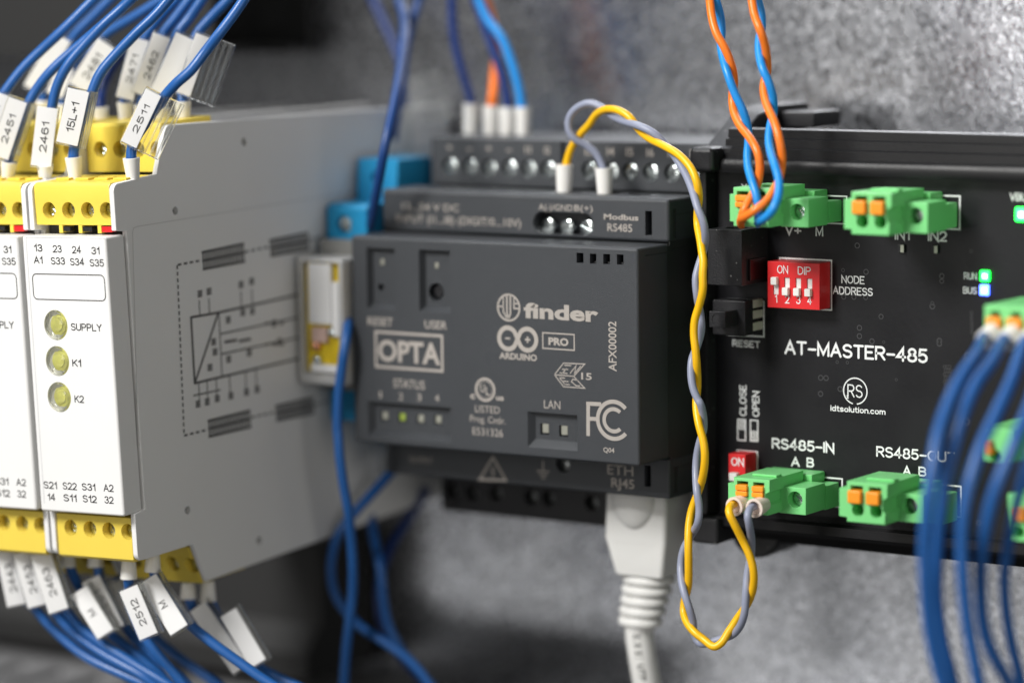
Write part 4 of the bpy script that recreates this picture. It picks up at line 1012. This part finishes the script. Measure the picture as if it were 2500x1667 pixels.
def z1(p): return off(p, 2.45, 0, 0)
def z3(p): return off(p, 2.45, 0, 1027)
def zz(x, y, s=2.45, oy=0): return (x/s, oy+y/s)
YN, YF = -50.5, -28.0      # terminal rows near / far
def ferz(x0, y0, x1, y1, y, oy=0): return (x0/2.45, oy+y0/2.45, x1/2.45, oy+y1/2.45, y)
def cardz(x0, y0, x1, y1, ya, yb, oy=0): return (x0/2.45, oy+y0/2.45, x1/2.45, oy+y1/2.45, ya, yb)
# front row, upper side
tagged('blue wire labelled 2511, its ridged clear sleeve over the yellow terminals', z1([(790, 1000, YN), (785, 920, YN), (800, 850, YN+.5), (870, 740, YN+1.5), (985, 578, YN+2), (1060, 495, YN+2), (1140, 425, YN+3), (1225, 315, YN+5), (1310, 205, YN+8), (1390, 100, YN+10), (1465, -10, YN+12), (1530, -120, YN+15)]), ferz(795, 1062, 785, 945, YN), cardz(918, 555, 770, 865, YN-.5, YN-2.5), '2511', sleeve=4.6)
tagged('blue wire with tag 15L+1, second from the right in the front row', z1([(442, 1000, YN), (440, 915, YN), (450, 860, YN+.5), (500, 700, YN+2), (552, 550, YN+3), (600, 440, YN+4), (700, 320, YN+6), (820, 195, YN+8), (930, 90, YN+10), (1015, -10, YN+12), (1100, -120, YN+14)]), ferz(450, 1058, 438, 940, YN), cardz(470, 540, 400, 862, YN-.5, YN-2), '15L+1', card_w=5.2, sleeve=1.5)
tagged('blue wire whose tag reads 2461, upright over the left relay', z1([(268, 1010, YN), (272, 930, YN+1), (290, 780, YN+2), (312, 640, YN+2.5), (340, 520, YN+3), (400, 400, YN+4), (500, 278, YN+6), (620, 150, YN+8), (730, 50, YN+10), (800, -20, YN+11), (880, -110, YN+13)]), ferz(270, 1050, 270, 985, YN), cardz(285, 645, 245, 995, YN-.5, YN-1.5), '2461', card_w=4.9)
tagged('blue wire labelled 2451, left of the 2461 tag', z1([(52, 1000, YN), (60, 930, YN+1), (110, 790, YN+2), (170, 625, YN+3), (220, 535, YN+4), (300, 432, YN+5), (420, 320, YN+7), (560, 200, YN+9), (680, 95, YN+11), (790, -10, YN+13), (900, -110, YN+15)]), ferz(48, 1050, 55, 965, YN), cardz(108, 600, -5, 940, YN-.5, YN-2), '2451', card_w=4.6, sleeve=1.6)
tagged('leftmost blue wire above the relays, its tag cut by the picture edge', z1([(-120, 950, YN), (-90, 800, YN+1), (-30, 650, YN+2), (28, 555, YN+3), (130, 420, YN+5), (250, 300, YN+7), (400, 160, YN+9), (560, 0, YN+12), (680, -110, YN+14)]), ferz(-125, 1040, -120, 950, YN), cardz(5, 560, -90, 850, YN-.5, YN-2), '2441', card_w=4.6)
# back row, upper side
for label, wp, fe, ca, tx, sl, cw in (
    ('blurred blue wire with an unreadable wide tag, behind the 2461 wire', [(262, 620), (255, 560), (330, 380), (450, 210), (560, 100), (670, -10), (780, -110)], (262, 705, 262, 600), (375, 225, 190, 535), None, 0, 4.6),
    ('blurred blue wire with a small tag low behind the 15L+1 tag', [(375, 680), (375, 600), (420, 500), (520, 330), (620, 215), (800, 105), (980, -10), (1120, -110)], (372, 730, 372, 620), (395, 400, 325, 570), None, 0, 4.2),
    ('navy looking wire with a pale folded tag behind the 15L+1 wire', [(605, 700), (600, 620), (640, 460), (735, 310), (830, 190), (950, 80), (1060, -10), (1160, -110)], (610, 745, 600, 640), (640, 265, 470, 530), '2481', 0, 5.4),
    ('blurred blue wire with a faint printed tag, left of the 2462 tag', [(752, 700), (748, 610), (790, 430), (858, 240), (950, 115), (1060, -5), (1150, -110)], (752, 728, 748, 612), (838, 235, 745, 590), '2471', 0, 4.4),
    ('blurred blue wire labelled 2462', [(850, 700), (850, 620), (900, 430), (960, 230), (1050, 110), (1140, -10), (1220, -110)], (848, 725, 850, 630), (968, 215, 842, 565), '2462', 0, 4.5),
    ('blue wire with a blank wide white tag right of the 2462 tag', [(960, 700), (965, 620), (1000, 400), (1060, 205), (1130, 115), (1215, -10), (1290, -110)], (958, 735, 962, 640), (1112, 222, 958, 570), None, 0, 5.2),
    ('blue wire with the rightmost tag, whose ridged clear sleeve hangs over', [(1095, 690), (1092, 585), (1110, 480), (1140, 320), (1180, 205), (1265, 105), (1375, -10), (1450, -110)], (1098, 745, 1092, 605), (1215, 215, 1095, 565), None, 5.0, 3.6)):
    n = len(wp); W_ = z1([(a, b, YF + (0 if i < 2 else 1.5 + i*1.6)) for i, (a, b) in enumerate(wp)])
    tagged(label, W_, ferz(*fe, YF), cardz(*ca, YF-.5, YF-2), tx, sleeve=sl, card_w=cw, m=NAVYW if 'navy' in label else BLUEW)
# lower side
GL = 'labelled blue wires below the relays'
YNl, YFl = -49.0, -30.0
for label, wp, fe, ca, tx, cw, yb in (
    ('blue wire below the relays with tag 2512, hanging from a big white ferrule', [(770, 900), (768, 960), (790, 1060), (840, 1240), (930, 1380), (1010, 1470), (1100, 1580), (1170, 1680)], (770, 815, 770, 945), (768, 1000, 890, 1288), '2512', 4.7, YNl),
    ('blue wire labelled M below the right relay, next to the 2512 tag', [(915, 860), (925, 920), (1000, 1050), (1110, 1190), (1250, 1310), (1400, 1420), (1550, 1525), (1700, 1620), (1820, 1700)], (915, 805, 912, 903), (882, 945, 1072, 1250), 'M', 4.9, YNl+4),
    ('blue wire whose tag reads 2463, below the left relay', [(245, 760), (260, 850), (330, 1000), (390, 1120), (480, 1232), (620, 1335), (800, 1450), (1000, 1570), (1120, 1650)], (240, 770, 245, 800), (240, 790, 352, 1135), '2463', 5.0, YNl),
    ('blue wire labelled 2453, second from the left below the relays', [(140, 760), (150, 850), (240, 1000), (310, 1120), (430, 1255), (620, 1395), (850, 1520), (960, 1600)], (140, 770, 142, 800), (138, 785, 225, 1105), '2453', 4.9, YNl),
    ('blue wire labelled 2443, leftmost below the relays', [(30, 760), (40, 850), (120, 1000), (195, 1100), (320, 1245), (500, 1400), (700, 1500), (940, 1600)], (28, 770, 30, 800), (32, 775, 102, 1100), '2443', 4.9, YNl),
    ('blue wire with a grey looking M tag, left of a longer blurred tag', [(408, 830), (425, 890), (480, 1000), (560, 1100), (640, 1250), (760, 1350), (900, 1470), (1040, 1600)], (405, 790, 405, 875), (472, 1015, 632, 1275), 'M', 4.6, YNl+5),
    ('blue wire with a long faint tag hanging behind the 2512 tag', [(585, 850), (595, 920), (640, 1050), (720, 1180), (800, 1290), (900, 1390), (1040, 1500), (1160, 1620)], (570, 795, 572, 875), (542, 945, 690, 1245), '2501', 4.7, YNl+8),
    ('blue wire with a white topped tag hidden behind the 2512 ferrule', [(700, 860), (705, 930), (760, 1080), (860, 1230), (980, 1340), (1120, 1450), (1280, 1560), (1400, 1650)], (695, 815, 693, 890), (682, 960, 800, 1240), None, 4.2, YFl+2),
    ('blurred blue wire below the relay back, with a long pale tag', [(1130, 1030), (1140, 1090), (1230, 1230), (1380, 1370), (1500, 1470), (1650, 1560), (1800, 1640)], (1125, 985, 1125, 1065), (1180, 1110, 1440, 1480), None, 4.6, YFl),
    ('blurred blue wire farthest right below the relays, with a slanting tag', [(1245, 1020), (1265, 1085), (1310, 1180), (1400, 1330), (1530, 1460), (1700, 1550), (1850, 1620)], (1245, 975, 1245, 1080), (1365, 1145, 1545, 1450), None, 4.4, YFl+1)):
    W_ = z3([(a, b, yb + (0 if i < 2 else 1.2*i)) for i, (a, b) in enumerate(wp)])
    tagged(label, W_, ferz(*fe, yb, 1027), cardz(ca[0], ca[1], ca[2], ca[3], yb-2, yb-1, 1027), tx, group=GL, card_w=cw, fr=(1.35, 1.72), sleeve=.9)

# blue bundle in front of the gateway on the right
def o7(p): return off(p, 1.5275, 2100, 640)
GR = 'blue wires arching down in front of the gateway board'
R_ = [('blue wire leftmost of those arching before the gateway board', [(488, 268, 2), (486, 300, -4), (440, 335, -16), (382, 420, -28), (332, 520, -36), (292, 640, -42), (272, 760, -46), (258, 860, -48), (248, 960, -48), (240, 1080, -47), (244, 1200, -46), (256, 1340, -44), (280, 1470, -42), (312, 1580, -40), (340, 1680, -38)]),
      ('second blue wire before the gateway board, crossing the leftmost', [(562, 282, 2), (556, 315, -6), (490, 375, -18), (432, 455, -28), (385, 560, -34), (350, 680, -38), (325, 800, -40), (306, 920, -41), (294, 1040, -40), (286, 1150, -38), (288, 1270, -35), (305, 1400, -33), (330, 1500, -31), (360, 1620, -28)]),
      ('third blue wire before the gateway board, counted from the left', [(640, 295, 2), (625, 330, -6), (565, 440, -20), (510, 560, -30), (455, 680, -36), (415, 800, -40), (388, 920, -42), (380, 1050, -42), (386, 1200, -41), (402, 1350, -39), (430, 1500, -37), (450, 1600, -35)]),
      ('fourth blue wire before the gateway board, paler where it bends', [(720, 305, 2), (700, 350, -8), (640, 520, -24), (590, 640, -32), (540, 760, -36), (500, 860, -38), (470, 980, -38), (452, 1100, -36), (450, 1240, -33), (462, 1360, -30), (490, 1450, -28), (540, 1540, -26), (600, 1640, -24)]),
      ('thin looking blue wire nearest the right picture edge', [(800, 310, 2), (760, 380, -8), (690, 560, -20), (640, 700, -26), (600, 840, -28), (570, 960, -28), (548, 1080, -26), (538, 1180, -22), (545, 1300, -19), (565, 1420, -17), (590, 1520, -15), (620, 1640, -12)])]
Tp = thing('terminal_plug', 'green plug with white ferruled blue wires at the right picture edge', 'terminal plug', aty(2480, 800, 10))
a = aty(2402, 744, 3); b = aty(2402, 812, 3); pitch = (aty(2480, 781, 3).x-aty(2430, 781, 3).x); x = aty(2430, 781, 3).x
bm = newbox(a.x, a.x+pitch*6.2, 3, 20, b.z-1.2, a.z, bev=.25); k = bmesh.new()
for i in range(6): box(k, x+i*pitch-1.0, x+i*pitch+1.0, 2, 6, a.z-2.2, a.z-1.1)
obj('plug_body', cut(bm, k), GREEN, Tp)
for i in range(6):
    obj('release_button', newbox(x+i*pitch-1.45, x+i*pitch+1.35, 1.8, 5.5, a.z-5.0, a.z-2.1, bev=.35, seg=3), ORANGEP, Tp)
obj('pin_socket', newbox(a.x+.4, a.x+pitch*6.2+1.2, 20.05, YB-.06, b.z-.9, a.z-.4, bev=.2), GREEN, Tp)
for i, (lab, pts) in enumerate(R_):
    t = thing('wire', lab, 'wire', aty(*o7(pts)[0]), GR)
    c = Vector((x+i*pitch-.2, 2.6, b.z+.9))
    P = [c+Vector((0, 3, .2)), c+Vector((0, -3.5, -1.2))] + [aty(px_, py_, y_*.72) for px_, py_, y_ in o7(pts)[2:]]
    obj('insulation', tube(bmesh.new(), relax(spline(P, 8), 3), 1.2 if i < 4 else 1.0, 16), BLUEW, t, smooth=60)
    ferrule(t, c+Vector((0, 1.0, .2)), (0, -1, -.42), 1.5, 1.9, 5.2)
# lower right plugs behind the bundle
for lab, px, py, gr in (('green plug low at the right picture edge, behind the blue wires', 2470, 1200, None), ('green plug blurred between the blue wires, above the lowest one', 2412, 1040, None)):
    q = aty(px, py, 10); t = thing('terminal_plug', lab, 'terminal plug', q)
    bm = newbox(q.x, q.x+22 if px > 2450 else q.x+6, 8, YB-.1, q.z-(9 if px > 2450 else 6.4), q.z, bev=.25); k = bmesh.new()
    n = 5 if px > 2450 else 1
    for i in range(n): cyl(k, (q.x+2.4+i*4.2, 12, q.z-(7.2 if px > 2450 else 5.2)), (0, -1, 0), 1.2, 6, 16)
    obj('plug_body', cut(bm, k), GREEN, t)
    for i in range(n): obj('release_button', newbox(q.x+1.0+i*4.2, q.x+(3.9 if px > 2450 else 2.2)+i*4.2, 6.8, 10, q.z-5.0, q.z-2.4, bev=.3), ORANGEP, t)

# blue wires between the relay and the controller
def o5(p): return off(p, 2.904, 600, 560)
def o8(p): return off(p, 2.541, 650, 1050)
def o4(p): return off(p, 2.45, 600, 0)
GM = 'blue wires between the relays and the controller'
wire('wire', o5([(760, 520, 22), (740, 590, 10), (724, 680, -1), (712, 770, -3), (696, 870, -4), (678, 1000, -4), (660, 1150, -4), (652, 1300, -4), (652, 1430, -4)])+o8([(446, 20, -4), (455, 150, -4), (482, 350, -3), (510, 500, -2), (528, 680, 0), (538, 860, 1), (534, 1020, 2), (515, 1190, 2), (494, 1380, 3), (482, 1567, 4), (478, 1700, 5)]), 1.06, BLUEW, 'blue wire running down the left edge of the controller', GM)
wire('wire', o8([(800, 230, 24), (740, 300, 20), (640, 410, 14), (540, 520, 10), (460, 620, 7), (415, 740, 6), (402, 880, 6), (425, 1010, 7), (490, 1120, 8), (590, 1220, 9), (730, 1310, 10), (860, 1400, 11), (950, 1490, 12), (1010, 1570, 13), (1070, 1680, 14)]), 1.06, BLUEW, 'blue wire bowing left below the controller then crossing to the right', GM)
wire('wire', o8([(655, 300, 34), (650, 420, 30), (652, 560, 24), (680, 720, 20), (712, 880, 17), (724, 1030, 17), (750, 1180, 18), (800, 1300, 19), (870, 1410, 20), (960, 1510, 21), (1060, 1620, 22)]), 1.06, BLUEW, 'blue wire falling straight then bending right, left of the ethernet cable', GM)
wire('wire', o8([(1000, 360, 44), (940, 460, 42), (860, 580, 38), (780, 700, 33), (728, 830, 28), (700, 950, 26), (700, 1090, 25), (730, 1220, 26), (800, 1350, 27), (880, 1450, 28), (1000, 1580, 30)]), 1.06, NAVYW, 'dark navy wire slanting down from the controller bottom terminals', GM)
Tm = thing('marker_sleeve', 'white marker sleeve blurred under the left corner of the controller', 'wire marker', aty(910, 1120, 26))
A = aty(925, 1085, 26); B = aty(898, 1165, 24); marker(Tm, A, B, 5.5, None, 0)
wire('wire', o4([(905, -60, 42), (925, 20, 40), (948, 110, 36), (945, 250, 28), (922, 430, 18), (892, 600, 9), (862, 750, 4), (828, 900, 2), (800, 1060, 3), (770, 1220, 6), (742, 1370, 12), (728, 1440, 20)]), 1.02, DEEPW, 'blue wire slanting down to the upper left corner of the controller', GM)
wire('wire', o4([(1060, -90, 42), (1038, 0, 42), (1000, 130, 40), (965, 260, 38), (945, 420, 35), (930, 560, 34), (900, 700, 36), (880, 860, 40), (870, 1000, 46)]), 1.02, DEEPW, 'blue wire crossing behind the slanting one near the top', GM)
wire('wire', o4([(740, -60, 58), (775, 20, 57), (830, 140, 56), (890, 270, 55), (930, 380, 54), (945, 520, 54), (950, 700, 56)]), 1.0, NAVYW, 'dark wire running down from the left and out of focus near the top', GM)
# clear markers behind them
Tm = thing('marker_sleeve', 'clear wire marker leaning out of focus beside the crossing blue wires', 'wire marker', aty(1020, 260, 42))
A = aty(1015, 185, 42); B = aty(1062, 300, 42); marker(Tm, A, B, 6.0, None, 2.5, True)
Tm = thing('marker_sleeve', 'clear wire marker standing blurred above the far blue terminal', 'wire marker', aty(985, 350, 42))
A = aty(990, 250, 42); B = aty(968, 430, 42); marker(Tm, A, B, 5.0, None, 0, True)

# four ferruled wires entering the top of the controller
GC = 'wires in white ferrules on top of the controller'
YC = 44.0
for lab, pts, fx, fy0, fy1, m in (
    ('navy wire in the leftmost white ferrule on the controller top', [(1230, -60), (1236, 30), (1240, 150), (1262, 300), (1302, 450), (1348, 600), (1348, 660)], 1346, 622, 815, NAVYW),
    ('orange wire in the second white ferrule on the controller top', [(1420, -60), (1440, 10), (1470, 110), (1495, 230), (1500, 340), (1490, 450), (1480, 560), (1470, 650)], 1465, 632, 820, ORANGEW),
    ('navy wire in the third white ferrule on the controller top', [(1350, -60), (1380, 20), (1440, 190), (1500, 350), (1548, 500), (1568, 620), (1570, 680)], 1562, 642, 830, NAVYW),
    ('light blue wire in the rightmost white ferrule on the controller top', [(1380, -60), (1402, 20), (1450, 120), (1532, 230), (1592, 380), (1636, 540), (1650, 640), (1655, 690)], 1660, 642, 832, SKYW)):
    yy = YC+4 if 'orange' in lab else YC; a = aty(600+fx/2.45, fy1/2.45, YC); b = aty(600+fx/2.45, fy0/2.45, YC)
    t = thing('wire', lab, 'wire', a, GC)
    W_ = [(600+p[0]/2.45, p[1]/2.45, (YC if i >= len(pts)-2 else yy)) for i, p in enumerate(pts)]
    wire('insulation', W_, 1.02, m, None, parent=t)
    d = b-a; ferrule(t, a, d, 1.55, 1.72, d.length)

# ================================================================== ethernet cable
def make_ethernet():
    t = thing('ethernet_cable', 'light grey ethernet cable plugged into the bottom of the controller', 'network cable', aty(1550, 1215, 26))
    yf, yb = 20.0, 31.5
    L = [aty(px, py, yf) for px, py in ((1478, 1206), (1474, 1308), (1494, 1402))]; Rr = [aty(px, py, yf) for px, py in ((1626, 1206), (1624, 1325), (1612, 1410))]
    zt = -51.5; z1_, z2_ = (L[1].z+Rr[1].z)/2, (L[2].z+Rr[2].z)/2
    rings = [(L[0].x, Rr[0].x, yf, yb, zt), (L[1].x, Rr[1].x, yf, yb, z1_), (L[2].x, Rr[2].x-.1, yf+.9, yb-.9, z2_), (L[2].x+.6, Rr[2].x-.9, yf+1.4, yb-1.4, z2_-.5)]
    bm = bmesh.new(); RR = []
    for x0, x1, y0, y1, z in rings:
        c = 1.0; pts = []
        for cx, cy, a0 in ((x1-c, y1-c, 0), (x0+c, y1-c, 90), (x0+c, y0+c, 180), (x1-c, y0+c, 270)):
            for k in range(4):
                g = math.radians(a0+30*k); pts.append((cx+c*math.cos(g), cy+c*math.sin(g), z))
        RR.append([bm.verts.new(p) for p in pts])
    for a, b in zip(RR, RR[1:]):
        for k in range(16): bm.faces.new((a[k], a[(k+1) % 16], b[(k+1) % 16], b[k]))
    bm.faces.new(RR[0]); bm.faces.new(RR[-1][::-1]); bmesh.ops.recalc_face_normals(bm, faces=bm.faces)
    k = bmesh.new(); a = aty(1502, 1321, yf); b = aty(1592, 1362, yf)
    for bx in ((a.x, b.x, a.z-.18, a.z), (a.x, a.x+.18, b.z, a.z-.19)): box(k, bx[0], bx[1], yf-1, yf+.18, bx[2], bx[3])
    boot = obj('plug_boot', cut(bm, k), GREYC, t)
    # thumb dome over the latch
    c = aty(1545, 1219, yf); bm = bmesh.new()
    bmesh.ops.create_uvsphere(bm, u_segments=32, v_segments=20, radius=1.0)
    bmesh.ops.transform(bm, matrix=Matrix.Translation((c.x, yf+.2, -53.0)) @ Matrix.Diagonal((5.4, 2.3, 7.6, 1)), verts=bm.verts)
    geom = bmesh.ops.bisect_plane(bm, geom=bm.verts[:]+bm.edges[:]+bm.faces[:], plane_co=(0, 0, -52.6), plane_no=(0, 0, 1), clear_outer=True)
    obj('latch_dome', bm, GREYC, boot, smooth=60)
    # ribbed strain relief
    top = Vector(((L[2].x+Rr[2].x)/2, (yf+yb)/2, z2_-.3)); cab0 = aty(1561, 1526, 25.7)
    n = 5
    for i in range(n):
        f = (i+.5)/n; c = top.lerp(Vector((cab0.x, 25.7, cab0.z)), f)
        wx = 5.95 - 1.15*f; wy = 4.7-.8*f; h = .98
        bm = bmesh.new()
        for s in range(1):
            lathe(bm, (0, 0, 0), (0, 0, 1), [(.84, -h*.95), (.97, -h*.75), (1.0, -h*.3), (1.0, h*.25), (.95, h*.62), (.8, h*.9)], 32)
        bmesh.ops.transform(bm, matrix=Matrix.Translation(c) @ Matrix.Diagonal((wx, wy, 1, 1)), verts=bm.verts)
        obj('strain_rib', bm, GREYC, boot, smooth=50)
    bm = bmesh.new(); tube(bm, [top, Vector((cab0.x, 25.7, cab0.z-.6))], 3.5, 20, rf=lambda u: 3.9-.7*u); obj('strain_core', bm, GREYC, boot)
    P = [Vector((cab0.x, 25.7, cab0.z+2))] + [aty(px, py, 25.7+dy) for px, py, dy in ((1561, 1550, 0), (1568, 1600, 0), (1578, 1660, .5), (1590, 1730, 1.5), (1605, 1800, 2.5))]
    P = relax(spline(P, 8), 2)
    cable = obj('cable', tube(bmesh.new(), P, 3.0, 24), GREYC, t, smooth=60)
    # print along the jacket, wrapped on its curve
    pr = Print()
    for s, px, py, ln_ in (('E 215 21', 1561, 1532, 6.5), ('UTP', 1578, 1624, 3.4)):
        V, F = text_data(s, .03); x0 = min(a for a, b in V); x1 = max(a for a, b in V); sx = ln_/(x1-x0); o = aty(px, py, 22.7); vs = []
        for a_, b_ in V:
            z = o.z - (a_-x0)*sx
            q = min(P, key=lambda w_: abs(w_.z-z)); i = P.index(q); q2 = P[min(i+1, len(P)-1)]
            cx, cy = q.x, q.y
            if abs(q2.z-q.z) > 1e-6: g = (z-q.z)/(q2.z-q.z); cx += (q2.x-q.x)*g; cy += (q2.y-q.y)*g
            ang = math.radians(-70) + (b_-.35)*1.5/3.0*1.25
            vs.append(pr.bm.verts.new((cx+3.04*math.cos(ang), cy+3.04*math.sin(ang), z)))
        for f in F:
            try: pr.bm.faces.new([vs[i] for i in f])
            except ValueError: pass
    pr.make('lettering', mat('jacket_ink', (.03, .03, .03), .6), cable)
    return t
make_ethernet()

# ================================================================== rail terminals and plug-in relay in the gap
def rail_terminal(label, x0, x1, y0, ztop, zbot):
    t = thing('rail_terminal', label, 'terminal', ((x0+x1)/2, 60, -20), 'blue rail mounted terminals')
    bm = prism(bmesh.new(), [(y0, ztop-1), (y0+1, ztop), (y0+11, ztop), (y0+12, ztop+9), (y0+24, ztop+9), (y0+40, ztop-4), (60, ztop-8), (60, zbot+8), (y0+24, zbot-6), (y0+12, zbot-6), (y0+11, zbot), (y0, zbot)], x0, x1, bev=.3)
    k = bmesh.new(); cyl(k, ((x0+x1)/2-.8, y0+3, ztop-4.4), (0, -1, 0), 2.0, 5, 20); cyl(k, ((x0+x1)/2, y0+15, ztop+5), (0, -1, 0), 1.6, 4, 20)
    obj('housing', cut(bm, k), CYANT, t)
    screw(t, ((x0+x1)/2-.7, y0+.5, ztop-4.4), 1.8, METAL); screw(t, ((x0+x1)/2, y0+13.6, ztop+5), 1.5, METAL)
a = aty(797, 497, 10)
rail_terminal('bright blue rail terminal beside the upper left corner of the controller', a.x, a.x+10.5, 10, a.z, -41)
a = aty(866, 392, 28)
rail_terminal('blue rail terminal farther back, above the bright one', a.x, a.x+3.2, 28, a.z, -46)
def plug_relay():
    a = aty(716, 626, -2); b = aty(850, 950, -2)
    t = thing('plug_in_relay', 'slim clear cased plug-in relay with yellow coil left of the controller', 'relay', ((a.x+b.x)/2, 40, -20))
    x0, x1, zt, zb = -83.2, -71.2, a.z, b.z+.4
    fr = newbox(x0, x1, -2, 6, zb, zt, bev=.7, seg=3); k = newbox(x0+1.3, x1-.9, -3, 5, zb+2.4, zt-1.0)
    obj('frame', cut(fr, k), SMOKY, t)
    obj('base', newbox(x0+.3, x1-.3, 6.02, 58, zb-2, zt+3, bev=.3), mat('relay_base_grey', (.22, .22, .21), .5), t)
    obj('coil', newbox(x0+1.4, x1-1.0, -.6, 4.9, zb+2.6, zt-1.2, bev=.4), COIL, t)
    obj('name_card', newbox(x0+3.0, x1-3.2, -1.9, -.7, zb+13.0, zt-1.3, bev=.2), CARD, t)
    obj('name_card', newbox(x1-3.1, x1-1.3, -1.7, -.7, zb+10.5, zt-5.0, bev=.2), CARD, t)
    obj('contact_arm', newbox(x0+3.4, x0+7.4, -1.6, -.65, zb+9.0, zb+12.2, bev=.2), mat('contact_pink', (.62, .44, .38), .4), t)
    obj('foot_clip', newbox(x0+3.0, x1-2.0, -1.6, -.65, zb+2.7, zb+4.4, bev=.3), CARD, t)
    for px, py, m in ((773, 844, COPPER), (776, 878, METAL), (812, 811, METAL)):
        p = aty(px, py, -1); bm = bmesh.new(); bmesh.ops.create_uvsphere(bm, u_segments=16, v_segments=10, radius=1.1)
        bmesh.ops.translate(bm, vec=(p.x, -1.0, p.z), verts=bm.verts); obj('contact', bm, m, t)
    for px, py in ((834, 647), (832, 694)):
        p = aty(px, py, 8); bm = bmesh.new(); bmesh.ops.create_uvsphere(bm, u_segments=16, v_segments=10, radius=1.3)
        bmesh.ops.translate(bm, vec=(p.x, 8, p.z), verts=bm.verts); obj('contact', bm, COPPER, t)
plug_relay()
